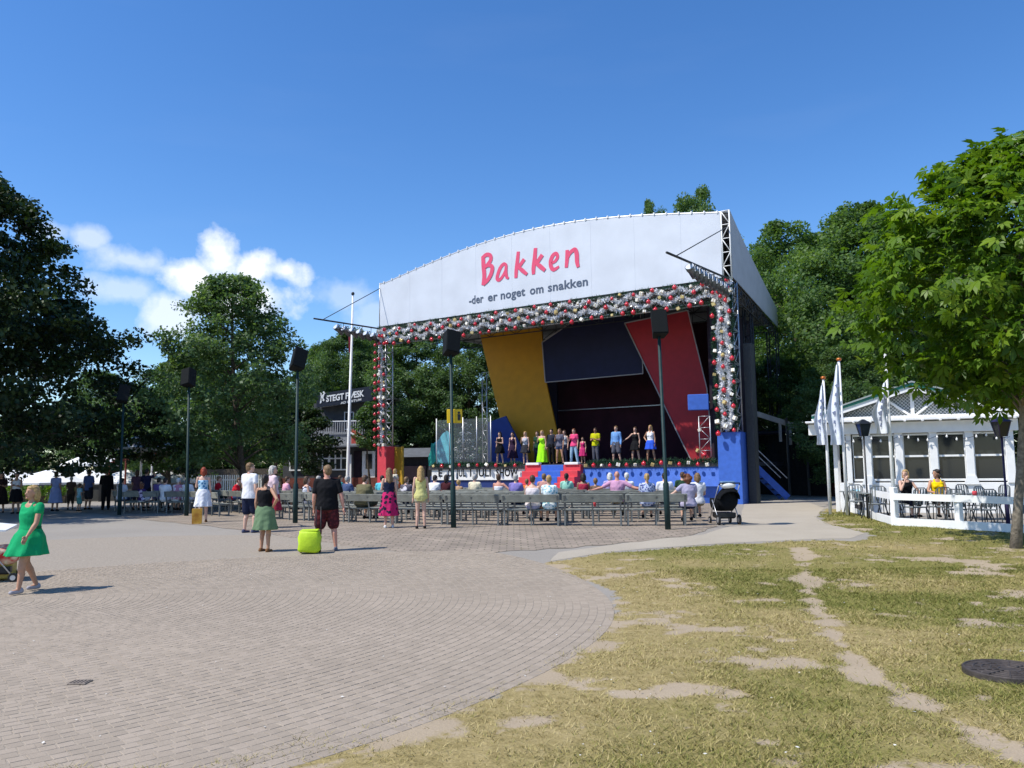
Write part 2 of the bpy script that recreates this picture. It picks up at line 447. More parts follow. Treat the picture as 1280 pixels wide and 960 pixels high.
# brick-paved seating area: fan round the stage
ST = Vector((6.0, 44.0))                       # centre of the bench arcs
bm_ = bpy.data.materials.new('seating_bricks'); bm_.use_nodes = True; t = bm_.node_tree; b = t.nodes['Principled BSDF']
b.inputs['Roughness'].default_value = .9; b.inputs['Specular IOR Level'].default_value = .2
gc = N(t, 'ShaderNodeNewGeometry').outputs['Position']
br = N(t, 'ShaderNodeTexBrick'); br.inputs['Scale'].default_value = 1.; br.inputs['Brick Width'].default_value = .31; br.inputs['Row Height'].default_value = .21
br.inputs['Mortar Size'].default_value = .016; br.inputs['Color1'].default_value = (.33, .27, .215, 1); br.inputs['Color2'].default_value = (.26, .215, .175, 1)
br.inputs['Mortar'].default_value = (.17, .15, .11, 1); t.links.new(gc, br.inputs['Vector'])
c1 = mix(t, .55, br.outputs['Color'], mix(t, 1., br.outputs['Color'], ramp(t, noise(t, gc, 1.3, 6), [(.3, (.6, .6, .58)), (.7, (1.3, 1.28, 1.25))]), 'MULTIPLY'))
moss = ramp(t, noise(t, gc, 2.6, 4), [(.62, (0, 0, 0)), (.72, (1, 1, 1))])
c1 = mix(t, MATH(t, 'MULTIPLY', moss, .45), c1, (.13, .12, .05))
t.links.new(c1, b.inputs['Base Color'])
fan = []
fpx = [(885, 622), (893, 645), (896, 658), (868, 669), (780, 679), (700, 686), (620, 690), (540, 691), (470, 688), (420, 680), (350, 670), (280, 660), (200, 652), (120, 642), (60, 636)]
for i in range(len(fpx) - 1):
    a_, b_ = gp(*fpx[i]), gp(*fpx[i + 1])
    for k in range(5):
        q = a_.lerp(b_, k / 5); fan.append((q.x, q.y + (.12 * math.sin(i * 5 + k * 2.3))))
fan += [(-22, 37), (-8, 42), (3, 36)]
sheet('seating_pavement', fan, bm_, .008, 1.2)

# ------------------------------------------------------------------ sett plaza: concentric courses of small stones
jm = mat('sett_joint_sand', (.30, .255, .20), .95, .2, 30)
cpts = [(PC.x + (PR - .05) * math.cos(a), PC.y + (PR - .05) * math.sin(a)) for a in np.linspace(0, 2 * PI, 90, endpoint=False)]
plaza = sheet('paved_plaza', cpts, jm, .006, .6)
def sett_mat(i, c):
    m = bpy.data.materials.new('sett_stone_%d' % i); m.use_nodes = True; t = m.node_tree; b = t.nodes['Principled BSDF']
    b.inputs['Roughness'].default_value = .9; b.inputs['Specular IOR Level'].default_value = .12
    gc = N(t, 'ShaderNodeNewGeometry').outputs['Position']
    base = ramp(t, noise(t, gc, 14, 3), [(.25, tuple(x * .86 for x in c)), (.75, tuple(x * 1.12 for x in c))])
    base = mix(t, .5, base, ramp(t, noise(t, gc, .45, 7, .65), [(.3, tuple(x * .8 for x in c)), (.7, tuple(x * 1.25 for x in c))]))
    base = mix(t, .3, base, ramp(t, noise(t, gc, 90, 3), [(.3, tuple(x * .7 for x in c)), (.7, tuple(x * 1.35 for x in c))]))
    t.links.new(base, b.inputs['Base Color']); return m
SM = [sett_mat(0, (.328, .272, .210)), sett_mat(1, (.308, .256, .198)), sett_mat(2, (.345, .286, .222))]
def sett_verts(wd, dp, jit, rr):
    h = .0016
    t_ = [(-wd / 2 + .0025 + rr.uniform(0, jit), -dp / 2 + .0025 + rr.uniform(0, jit)), (wd / 2 - .0025 - rr.uniform(0, jit), -dp / 2 + .0025 + rr.uniform(0, jit)),
          (wd / 2 - .0025 - rr.uniform(0, jit), dp / 2 - .0025 - rr.uniform(0, jit)), (-wd / 2 + .0025 + rr.uniform(0, jit), dp / 2 - .0025 - rr.uniform(0, jit))]
    b_ = [(-wd / 2, -dp / 2), (wd / 2, -dp / 2), (wd / 2, dp / 2), (-wd / 2, dp / 2)]
    tl = rr.uniform(-.001, .001); tw = rr.uniform(-.001, .001)
    return [(x, y, -.006) for x, y in b_] + [(x, y, h + tl * (1 if x > 0 else -1) + tw * (1 if y > 0 else -1)) for x, y in t_]
SF = [(4, 5, 6, 7), (0, 1, 5, 4), (1, 2, 6, 5), (2, 3, 7, 6), (3, 0, 4, 7)]
rs = random.Random(11); setts = []
rad = PR - .06
while rad > .8:
    wdt = .1; n = int(2 * PI * rad / .102); da = 2 * PI / n; off = rs.random() * da
    for k in range(n):
        a = off + k * da; x, y = PC.x + rad * math.cos(a), PC.y + rad * math.sin(a)
        if y < 3.2 or abs(x) > y * .72 + .3 or math.hypot(x, y) > 17.0: continue
        setts.append((math.hypot(x, y), x, y, a))
    rad -= .103
setts.sort()
protos = []
for i in range(12):
    mm = bpy.data.meshes.new('sett'); mm.from_pydata(sett_verts(.0985, .0985, .004, rs), [], SF); mm.materials.append(SM[i % 3]); protos.append(mm)
near = [s for s in setts if s[2] > 4.3][:300]
nearset = set((s[1], s[2]) for s in near)
for i, (d, x, y, a) in enumerate(near):
    o = bpy.data.objects.new('sett', protos[rs.randrange(12)]); COL.objects.link(o); o.parent = plaza
    o.location = (x, y, g1(y) + .0075); o.rotation_euler = (0, 0, a + PI / 2 + rs.uniform(-.05, .05))
vv, ff, mi = [], [], []
for (d, x, y, a) in setts:
    if (x, y) in nearset: continue
    o = len(vv); ca, sa = math.cos(a + PI / 2 + rs.uniform(-.05, .05)), math.sin(a + PI / 2); z0 = g1(y) + .0075
    for (p, q, r) in sett_verts(.0985, .0985, .004, rs): vv.append((x + ca * p - sa * q, y + sa * p + ca * q, z0 + r))
    ff += [tuple(i + o for i in f) for f in SF]; mi += [rs.randrange(3)] * 5
mm = bpy.data.meshes.new('sett_field'); mm.from_pydata(vv, [], ff)
for q in SM: mm.materials.append(q)
mm.polygons.foreach_set('material_index', mi)
tag(obj('sett_field', mm, plaza), kind='stuff')

# ------------------------------------------------------------------ grass blades
def scatter(n, ymin, ymax, xl, xr, keep):
    u = RNG.random(n * 3); y = ymin + (ymax - ymin) * u[:n] ** 1.0
    x = xl + (xr - xl) * u[n:2 * n]
    return x, y
gx_, gy_ = [], []
for (n, y0, y1) in ((330000, 3.6, 8), (330000, 8, 14), (180000, 14, 27)):
    y = y0 + (y1 - y0) * RNG.random(n); x = -4 + (y1 * .66 + 4.5) * RNG.random(n)
    k = (x < y * .66 + .3) & (x > -y * .66); gx_.append(x[k]); gy_.append(y[k])
gx_, gy_ = np.concatenate(gx_), np.concatenate(gy_)
lw, ba, dr = zones(gx_, gy_)
tuft = vnoise(gx_, gy_, 3.2, 9)
keep = (lw > .45) & (RNG.random(len(gx_)) < (1 - .97 * ba) * (.45 + .75 * np.clip((tuft - .32) * 3, 0, 1))) & (RNG.random(len(gx_)) > dr * .6)
gx_, gy_, dr, tuft = gx_[keep], gy_[keep], dr[keep], tuft[keep]
n = len(gx_)
zb = G(gy_) + (vnoise(gx_, gy_, .8, 3) - .5) * .05 * np.clip((np.hypot(gx_ - PC.x, gy_ - PC.y) - PR - .3) / 1.2, 0, 1) - .003
hgt = (.010 + .028 * RNG.random(n) ** 2) * (.8 + .5 * np.clip((tuft - .3) * 2, 0, 1)) * (1 + .02 * gy_)
wd = (.0026 + .0022 * RNG.random(n)) * (1 + .09 * np.clip(gy_ - 5, 0, 20))
an = RNG.random(n) * 2 * PI; lean = hgt * (.6 + 1.6 * RNG.random(n)); la = RNG.random(n) * 2 * PI
ca, sa = np.cos(an) * wd, np.sin(an) * wd
V = np.zeros((n, 3, 3))
V[:, 0] = np.stack([gx_ - ca, gy_ - sa, zb], 1); V[:, 1] = np.stack([gx_ + ca, gy_ + sa, zb], 1)
V[:, 2] = np.stack([gx_ + np.cos(la) * lean, gy_ + np.sin(la) * lean, zb + hgt], 1)
def fastmesh(name, verts, nper, attrs=None, smooth=False):
    m_ = bpy.data.meshes.new(name); nv = len(verts); nf = nv // nper
    m_.vertices.add(nv); m_.vertices.foreach_set('co', np.asarray(verts, np.float32).ravel())
    m_.loops.add(nv); m_.loops.foreach_set('vertex_index', np.arange(nv, dtype=np.int32))
    m_.polygons.add(nf); m_.polygons.foreach_set('loop_start', np.arange(0, nv, nper, dtype=np.int32))
    m_.polygons.foreach_set('loop_total', np.full(nf, nper, np.int32))
    if smooth: m_.polygons.foreach_set('use_smooth', np.ones(nf, bool))
    for k, a in (attrs or {}).items():
        q = m_.attributes.new(k, 'FLOAT', 'POINT'); q.data.foreach_set('value', np.asarray(a, np.float32))
    m_.update(calc_edges=True); return m_
tone = np.clip(.10 + dr * .7 + RNG.normal(0, .22, n) + .05, 0, 1)
mm = fastmesh('grass', V.reshape(-1, 3), 3, {'tone': np.repeat(tone, 3)})
gr = bpy.data.materials.new('grass_blade'); gr.use_nodes = True; t = gr.node_tree; b = t.nodes['Principled BSDF']
b.inputs['Roughness'].default_value = .7; b.inputs['Specular IOR Level'].default_value = .2
t.links.new(ramp(t, attr(t, 'tone'), [(0, (.125, .145, .027)), (.35, (.215, .21, .05)), (.65, (.335, .28, .10)), (1, (.46, .37, .17))]), b.inputs['Base Color'])
mm.materials.append(gr)
tag(obj('grass', mm), 'short dry yellow-green lawn grass', 'grass', kind='stuff')

# pale scraps and petals lying about
rl_ = np.random.default_rng(31); nL = 260
lx = rl_.uniform(-5, 9, nL); ly = rl_.uniform(4.2, 15, nL); ok = np.abs(lx) < ly * .62; lx, ly = lx[ok], ly[ok]; nL = len(lx)
la_ = rl_.random(nL) * 2 * PI; ls_ = rl_.uniform(.006, .017, nL); lz = G(ly) + np.where(np.hypot(lx - PC.x, ly - PC.y) < PR, .016, .03)
Vq = np.zeros((nL, 4, 3))
for k, (a_, q_) in enumerate(((1, 0), (0, .6), (-1, 0), (0, -.6))):
    Vq[:, k] = np.stack([lx + (np.cos(la_) * a_ - np.sin(la_) * q_) * ls_, ly + (np.sin(la_) * a_ + np.cos(la_) * q_) * ls_, lz + .006 * rl_.random(nL)], 1)
mm = fastmesh('litter', Vq.reshape(-1, 3), 4); mm.materials.append(mat('litter_white', (.66, .64, .58), .8, .2, 5)); tag(obj('litter', mm), 'pale scraps and petals scattered on lawn and paving', 'litter', kind='stuff')
# ------------------------------------------------------------------ trees
def leafmat(name, dark, mid, light, trans=.3, rough=.5):
    if name in MATS: return MATS[name]
    m = bpy.data.materials.new(name); m.use_nodes = True; MATS[name] = m; t = m.node_tree; b = t.nodes['Principled BSDF']
    b.inputs['Roughness'].default_value = rough; b.inputs['Specular IOR Level'].default_value = .3
    c = ramp(t, attr(t, 'tone'), [(0, dark), (.5, mid), (1, light)])
    t.links.new(c, b.inputs['Base Color'])
    tr = N(t, 'ShaderNodeBsdfTranslucent'); c2 = mix(t, 1., c, (1.3, 1.35, .5), 'MULTIPLY'); t.links.new(c2, tr.inputs[0])
    ms = N(t, 'ShaderNodeMixShader'); ms.inputs[0].default_value = trans
    t.links.new(b.outputs[0], ms.inputs[1]); t.links.new(tr.outputs[0], ms.inputs[2])
    t.links.new(ms.outputs[0], t.nodes['Material Output'].inputs[0]); return m
BARK = mat('bark', (.10, .08, .06), .95, .4, 14, bump=.6, bscale=30)
BARKL = mat('bark_grey', (.20, .17, .13), .95, .35, 14, bump=.6, bscale=30)
def unit(a): return a / (np.linalg.norm(a, axis=-1, keepdims=True) + 1e-9)
def leaves(cent, crad, per, size, rng, flat=.6, up=.55, ctr=None, palm=False):
    """leaf faces round the clump centres; returns verts (n*4,3) and tone"""
    n = len(cent) * per; ci = np.repeat(np.arange(len(cent)), per)
    off = rng.normal(0, 1, (n, 3)); off = off / (np.linalg.norm(off, axis=1, keepdims=True) + 1e-9) * (rng.random((n, 1)) ** .45)
    off[:, 2] *= flat
    p = cent[ci] + off * np.repeat(crad, per)[:, None]
    outw = unit(p - (ctr if ctr is not None else cent.mean(0)))
    nrm = unit(rng.normal(0, .65, (n, 3)) + outw * .45 + np.array([0, 0, up]))
    ax = unit(np.cross(nrm, rng.normal(0, 1, (n, 3))))
    if palm:
        ax = unit(outw + rng.normal(0, .5, (n, 3)) + np.array([0, 0, -.55])); ax = unit(ax - nrm * (ax * nrm).sum(1, keepdims=True))
    bx = np.cross(nrm, ax)
    s = size * (.5 + .95 * rng.random((n, 1))); tone = np.clip(rng.normal(.42, .2, n) + rng.normal(0, .16, len(cent))[ci], 0, 1)
    if not palm:
        wv = s * .36
        a = p - ax * s * .5; c = p + ax * s * .5 - nrm * s * .10
        l = p + bx * wv + nrm * s * .06 - ax * s * .06; r = p - bx * wv + nrm * s * .06 - ax * s * .06
        V = np.stack([a, r, c, l], 1).reshape(-1, 3)
        return V, np.repeat(tone, 4)
    VV, TT = [], []
    for ang, ln in ((-74, .62), (-38, .85), (0, 1.), (38, .85), (74, .62)):
        ca, sa = math.cos(R(ang)), math.sin(R(ang)); d = ax * ca + bx * sa; q = -ax * sa + bx * ca
        L = s * ln; droop = nrm * L * -.22
        a = p + d * L * .06; m1 = p + d * L * .62 + q * L * .17 + nrm * L * .02; m2 = p + d * L * .62 - q * L * .17 + nrm * L * .02; c = p + d * L + droop
        VV.append(np.stack([a, m2, c, m1], 1)); TT.append(tone)
    V = np.stack(VV, 1).reshape(-1, 3)
    return V, np.repeat(np.stack(TT, 1).ravel(), 4)
def make_tree(name, label, loc, H, cr, base, tr, size, nclump, per, lm, seed, prof=None, crad=(.5, .9), bark=None, cat='tree', group=None, palm=False, lean=(0, 0), hollow=.45, flat=.6, squash=(1, 1), droop=0., limbn=16, up=.55):
    rng = np.random.default_rng(seed); rr = random.Random(seed)
    prof = prof or (lambda u: math.sin(PI * min(1, max(0, u)) ** .8) ** .6)
    root = thing(name, label, cat, loc, 0, group)
    tb = MB(); top = H * .93
    def axis(z): 
        k = z / H; return Vector((lean[0] * k + .12 * math.sin(k * 5 + seed), lean[1] * k + .12 * math.cos(k * 4 + seed), z))
    zs = [i / 9 * top for i in range(10)]
    tb.tube([axis(z) - Vector((0, 0, .15 if i == 0 else 0)) for i, z in enumerate(zs)], [tr * (1.35 if i == 0 else 1) * (1 - .9 * (z / top) ** 1.1) + .01 for i, z in enumerate(zs)], 9)
    C, CRD = [], []
    tries = 0
    gapn = rng.normal(0, 1, (9, 3))
    while len(C) < nclump and tries < nclump * 12:
        tries += 1
        u = rr.random() ** .9; z = base + (H - base) * u; rm = cr * prof(u)
        a = rr.random() * 2 * PI
        lobes = 1 + .16 * math.sin(3 * a + seed) + .12 * math.sin(5 * a + seed * 2 + u * 7) + .10 * math.sin(9 * u * 2 + a * 2)
        k = hollow + (1 - hollow) * rr.random() ** .6
        r = rm * k * lobes
        if r < .05 and u < .9: continue
        p = axis(min(z, H)) + Vector((r * math.cos(a) * squash[0], r * math.sin(a) * squash[1], -droop * (k ** 2) * rm * .25))
        C.append(p); CRD.append(rr.uniform(*crad) * (.75 + .35 * min(1, rm / max(cr, .01))))
    # limbs reach out to the clumps
    order = sorted(range(len(C)), key=lambda i: rr.random())
    for i in order[:limbn * 4]:
        p = C[i]; z0 = max(base * .75, min(top * .92, p.z - rr.uniform(.25, .55) * math.hypot(p.x, p.y) - .2))
        s = axis(z0); mid = s.lerp(p, .5) + Vector((0, 0, .12 * (p - s).length))
        r0 = max(.012, tr * .45 * (1 - z0 / top) + .01) * (1 if i in order[:limbn] else .45)
        tb.tube([s, s.lerp(mid, .5) + Vector((0, 0, .03)), mid, p], [r0, r0 * .75, r0 * .5, r0 * .15], 5)
    tb.build('trunk', bark or BARK, root, smooth=True)
    C_ = np.array([tuple(c) for c in C]); ctr = np.array([0, 0, base + (H - base) * .45])
    V, tn = leaves(C_, np.array(CRD), per, size, rng, flat, up, ctr, palm)
    m_ = fastmesh('crown', V, 4, {'tone': tn}); m_.materials.append(lm)
    o = obj('crown', m_, root)
    return root
def tree_rec(root): return [(c, []) for c in kids(root)]
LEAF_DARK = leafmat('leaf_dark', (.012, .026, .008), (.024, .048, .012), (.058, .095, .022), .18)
LEAF_MID = leafmat('leaf_mid', (.046, .098, .036), (.088, .155, .056), (.155, .235, .085), .42)
LEAF_MIDL = leafmat('leaf_maple', (.055, .105, .045), (.10, .175, .072), (.17, .25, .11), .45)
LEAF_BACK = leafmat('leaf_back', (.050, .105, .032), (.10, .18, .052), (.18, .27, .080), .45)
LEAF_LIME = leafmat('leaf_chestnut', (.045, .10, .008), (.105, .20, .015), (.22, .32, .035), .42, .42)
ell_prof = lambda u: max(.05, math.sin(PI * (u * .93 + .04))) ** .75
cone_prof = lambda u: (1 - u) ** .62 * .98 * (.55 + .45 * min(1, u * 6)) + .03
wide_prof = lambda u: (max(.04, math.sin(PI * (u * .86 + .10))) ** .8)

# big dark lime tree overhanging the left edge
p = gx(-105, 31)
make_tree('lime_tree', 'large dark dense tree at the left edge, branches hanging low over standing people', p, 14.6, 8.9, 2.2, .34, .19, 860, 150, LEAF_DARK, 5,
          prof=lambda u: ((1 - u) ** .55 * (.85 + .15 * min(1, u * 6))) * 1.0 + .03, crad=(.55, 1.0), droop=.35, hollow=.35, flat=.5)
# rounder tree in the middle left, trunk behind the benches
p = gx(305, 37)
make_tree('maple_tree', 'rounded loose-crowned tree rising behind the left benches under the white cloud', p, 10.7, 3.75, 2.2, .17, .15, 360, 115, LEAF_MIDL, 8,
          prof=lambda u: max(.06, math.sin(PI * (u * .78 + .20))) ** .62, crad=(.42, .75), hollow=.3, droop=.3, lean=(-.8, 0), squash=(.84, 1))
p = gx(212, 51)
make_tree('maple_tree', 'lower bushy tree between the big dark tree and the rounded tree', p, 8.4, 4.6, 1.7, .18, .18, 230, 110, LEAF_MID, 9, prof=wide_prof, crad=(.5, .9), hollow=.3)
p = gx(342, 48)
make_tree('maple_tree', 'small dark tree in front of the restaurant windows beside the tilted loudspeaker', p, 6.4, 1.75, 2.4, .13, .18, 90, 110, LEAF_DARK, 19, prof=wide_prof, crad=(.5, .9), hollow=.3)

p = gx(393, 47)
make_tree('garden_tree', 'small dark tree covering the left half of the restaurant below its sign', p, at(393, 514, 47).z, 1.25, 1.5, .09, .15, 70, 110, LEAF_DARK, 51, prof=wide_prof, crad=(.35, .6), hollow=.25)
p = gx(461, 49.5)
make_tree('garden_tree', 'slim green tree between the flagpole and the left bauble tower', p, at(457, 505, 49.5).z, .75, 2.9, .08, .15, 45, 110, LEAF_MID, 52, prof=wide_prof, crad=(.35, .55), hollow=.25)
# background woodland: three builds copied with their own size and turn
protoA = make_tree('beech_tree', 'x', (0, 0, 0), 18, 5.6, 3.0, .30, .21, 380, 190, LEAF_BACK, 21, prof=ell_prof, crad=(.7, 1.3), hollow=.3)
protoB = make_tree('beech_tree', 'x', (0, 0, 0), 18, 5.0, 4.5, .28, .20, 190, 190, LEAF_BACK, 27, prof=wide_prof, crad=(.7, 1.2), hollow=.25)
protoC = make_tree('beech_tree', 'x', (0, 0, 0), 18, 6.4, 1.6, .30, .21, 430, 190, LEAF_MID, 33, prof=wide_prof, crad=(.7, 1.2), hollow=.3)
recs = [(protoA, tree_rec(protoA)), (protoB, tree_rec(protoB)), (protoC, tree_rec(protoC))]
BG = [  # pixel column, depth, top row, build, width factor, label
    (1092, 46, 270, 0, 1.0, 'tallest dark beech behind the pavilion roof and chestnut leaves'),
    (1000, 52, 292, 1, 1.0, 'open-crowned beech just right of the canopy side wall'),
    (950, 62, 320, 1, .9, 'beech half hidden behind the canopy side panel'),
    (1042, 60, 305, 1, 1.0, 'beech between the two tall trees behind the flags'),
    (1180, 50, 300, 2, 1.1, 'beech mostly hidden behind the near chestnut crown'),
    (880, 66, 250, 1, .52, 'tall thin tree top showing above the right end of the canopy'),
    (826, 68, 264, 1, .32, 'smaller tree top showing above the canopy beside the taller one'),
    (435, 62, 420, 2, .85, 'tree behind the white flagpole and the restaurant sign'),
    (398, 70, 438, 0, .8, 'far tree left of the flagpole above the restaurant roof'),
    (520, 58, 415, 2, .9, 'leafy tree seen through the left end of the open stage'),
    (588, 56, 418, 2, .8, 'leafy tree seen beside the yellow backdrop panel'),
    (470, 66, 430, 0, .8, 'tree directly behind the left bauble tower'),
    (975, 47, 455, 2, 1.0, 'bushy low tree above the dark shed'),
    (1060, 40, 440, 2, .95, 'bushy low tree behind the pavilion gable'),
    (120, 64, 470, 2, .9, 'far tree behind the white parasol at left'),
    (250, 66, 440, 2, .9, 'far tree filling the gap behind the rounded tree'),
    (1290, 44, 330, 2, 1.1, 'tree behind the pavilion at the right edge'),
    (20, 74, 520, 2, 1.3, 'far low tree behind the café at the left edge'),
    (165, 76, 500, 2, 1.2, 'far low tree behind the big white parasol'),
    (320, 74, 470, 2, 1.1, 'far low tree behind the picket fence'),
    (390, 66, 500, 2, 1.0, 'far low tree behind the restaurant'),
    (545, 64, 480, 2, 1.0, 'low tree behind the clear stage screens'),
    (-60, 70, 500, 2, 1.3, 'far low tree beyond the left edge of the café'),
    (915, 52, 455, 2, .9, 'bushy low tree seen under the canopy side wall'),
]
used = [0, 0, 0]
for i, (u, Y_, vtop, kx, wf, lb) in enumerate(BG):
    h = at(u, vtop, Y_).z; s = h / 18 / .97; b0 = gx(u, Y_)
    if not used[kx]:
        used[kx] = 1; r_ = recs[kx][0]; r_.location = b0; r_['label'] = lb
    else:
        r_ = dup(recs[kx][0], recs[kx][1], b0, i * 2.39, lb)
    r_['group'] = 'trees around the stage'; r_.scale = (s * wf * (1.15 if h < 12 else 1) , s * wf * (1.15 if h < 12 else 1), s); r_.rotation_euler = (0, 0, i * 2.39)

# near horse chestnut on the right
p = gp(1270, 686)
CH = p
make_tree('chestnut_tree', 'near horse chestnut with large bright leaves at the right edge', p + Vector((0.05, 0, 0)), 8.1, 2.85, 3.05, .085, .25, 420, 18, LEAF_LIME, 44,
          prof=lambda u: (max(.05, math.sin(PI * (u * .84 + .13))) ** .8) * (1.0 if u < .6 else 1.0), crad=(.42, .75), bark=BARKL, palm=True, hollow=.35, flat=.75, limbn=18, lean=(.6, 0), up=.9)
# ------------------------------------------------------------------ stage: local frame, x along the front from the left tower, y to the back
SL, SRt = Vector((at(474, 385, 44.6).x, 44.6, 0)), Vector((at(913.5, 310, 33.5).x, 33.5, 0))
SU = (SRt - SL); SW = SU.length; SU.normalize(); SV = Vector((-SU.y, SU.x, 0)); SANG = math.atan2(SU.y, SU.x)
def loc2w(x, y, z): return SL + SU * x + SV * y + Vector((0, 0, z))
def sp(u, v, d):                 # point on the vertical plane d metres behind the front
    D = ray(u, v); o = Vector((0, 0, EYE)) - SL
    t = (d - o.dot(SV)) / D.dot(SV); q = o + D * t
    return Vector((q.dot(SU), d, q.z))
def sz(u, v, z):                 # point at height z seen at a pixel
    D = ray(u, v); t = (z - EYE) / D.z; q = Vector((0, 0, EYE)) + D * t - SL
    return Vector((q.dot(SU), q.dot(SV), z))
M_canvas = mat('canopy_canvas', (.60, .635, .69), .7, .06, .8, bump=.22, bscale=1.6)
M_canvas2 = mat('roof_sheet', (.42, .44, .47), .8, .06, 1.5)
M_steel = mat('galvanised_steel', (.55, .56, .58), .42, .12, 12, metal=.75)
M_dksteel = mat('dark_steel', (.035, .038, .042), .55, .15, 12, metal=.2)
M_blue = mat('blue_paint', (.045, .13, .50), .5, .10, 5)
M_navy = mat('navy_panel', (.010, .012, .045), .7, .12, 3)
M_red = mat('red_panel', (.33, .012, .02), .6, .1, 3)
M_redb = mat('red_paint', (.62, .055, .075), .55, .08, 4)
M_yel = mat('yellow_panel', (.62, .29, .010), .6, .07, 2)
M_yel2 = mat('mustard_paint', (.42, .25, .02), .6, .1, 3)
M_dark = mat('dark_backcloth', (.018, .010, .018), .9, .3, 2)
M_maroon = mat('maroon_backcloth', (.035, .006, .014), .9, .25, 1.5)
M_floor = mat('stage_floor', (.05, .05, .06), .6, .25, 4)
M_white = mat('white_paint', (.80, .80, .78), .5, .05, 5)
M_black = mat('black_paint', (.015, .016, .018), .45, .2, 10)
M_pink = mat('lettering_pink', (.72, .075, .16), .6, .05, 3)
M_slate = mat('lettering_slate', (.075, .10, .15), .6, .05, 3)

ZB, ZT = at(913, 346, 33.5).z, at(912, 262, 33.5).z             # canopy lower edge and corner height
def arch(s): return ZT - .44 * (1 - s) + max(0, 1.12 * math.sin(PI * min(1, max(0, (s - .03) / .94)))) if .03 < s < .97 else ZT - .02 - .44 * (1 - s)
can = thing('stage_canopy', 'big white arched stage canopy with pink Bakken lettering on steel towers', 'canopy', SL, SANG)
# front banner, slightly thick cloth
NS = 48
mb = MB(); fr, bk = [], []
poly = [(i / NS * SW, 0, ZB) for i in range(NS + 1)] + [((NS - i) / NS * SW, 0, arch((NS - i) / NS)) for i in range(NS + 1)]
xr = SW - .42
vs_ = []
for i in range(NS + 1):
    x = .06 + i / NS * (xr - .06); vs_ += [(x, 0, ZB + .02), (x, 0, arch(x / SW) - .05), (x, .04, ZB + .02), (x, .04, arch(x / SW) - .05)]
fs_ = []
for i in range(NS):
    a, b_ = 4 * i, 4 * i + 4
    fs_ += [(a, b_, b_ + 1, a + 1), (a + 2, a + 3, b_ + 3, b_ + 2), (a, a + 2, b_ + 2, b_), (a + 1, b_ + 1, b_ + 3, a + 3)]
fs_ += [(0, 1, 3, 2), (4 * NS, 4 * NS + 2, 4 * NS + 3, 4 * NS + 1)]
mb.add(vs_, fs_); banner = mb.build('front_banner', M_canvas, can)
for k in range(1, 9):
    x = k * SW / 9; MB().box((x, -.0025, (ZB + arch(x / SW)) / 2), (.035, .005, arch(x / SW) - ZB - .16)).build('cloth_seam', M_canvas, banner)
# brush lettering on the banner: strokes given where they stand on the cloth
def zpx(x, y): return (460 + x / 4, 240 + y / 4)
def stroke(mbx, pts, wds, d=-.012, th=.012):
    """a ribbon of varying width along a smooth path on the banner plane"""
    P = [sp(*zpx(*q), 0) for q in pts]; n = len(P); Q, Wd = [], []
    for i in range(n - 1):
        p0, p1, p2, p3 = P[max(0, i - 1)], P[i], P[i + 1], P[min(n - 1, i + 2)]
        for k in range(7):
            s = k / 7
            Q.append(.5 * ((2 * p1) + (p2 - p0) * s + (2 * p0 - 5 * p1 + 4 * p2 - p3) * s * s + (3 * p1 - p0 - 3 * p2 + p3) * s ** 3)); Wd.append(wds[i] * (1 - s) + wds[i + 1] * s)
    Q.append(P[-1]); Wd.append(wds[-1]); sc = .0088          # metres per zoom pixel
    L, Rr = [], []
    for i, q in enumerate(Q):
        dv = Q[min(i + 1, len(Q) - 1)] - Q[max(i - 1, 0)]
        nv = Vector((-dv.z, 0, dv.x)); nv = nv.normalized() if nv.length > 1e-9 else Vector((1, 0, 0))
        L.append(q + nv * Wd[i] * sc / 2); Rr.append(q - nv * Wd[i] * sc / 2)
    o = []
    for i in range(len(Q)):
        for e in (L[i], Rr[i]): o += [(e.x, d - th, e.z), (e.x, d, e.z)]
    fs = []
    for i in range(len(Q) - 1):
        a = 4 * i; b_ = a + 4
        fs += [(a, b_, b_ + 2, a + 2), (a + 1, a + 3, b_ + 3, b_ + 1), (a, a + 1, b_ + 1, b_), (a + 2, b_ + 2, b_ + 3, a + 3)]
    fs += [(0, 2, 3, 1)]; e = 4 * (len(Q) - 1); fs += [(e, e + 1, e + 3, e + 2)]
    mbx.add(o, fs)
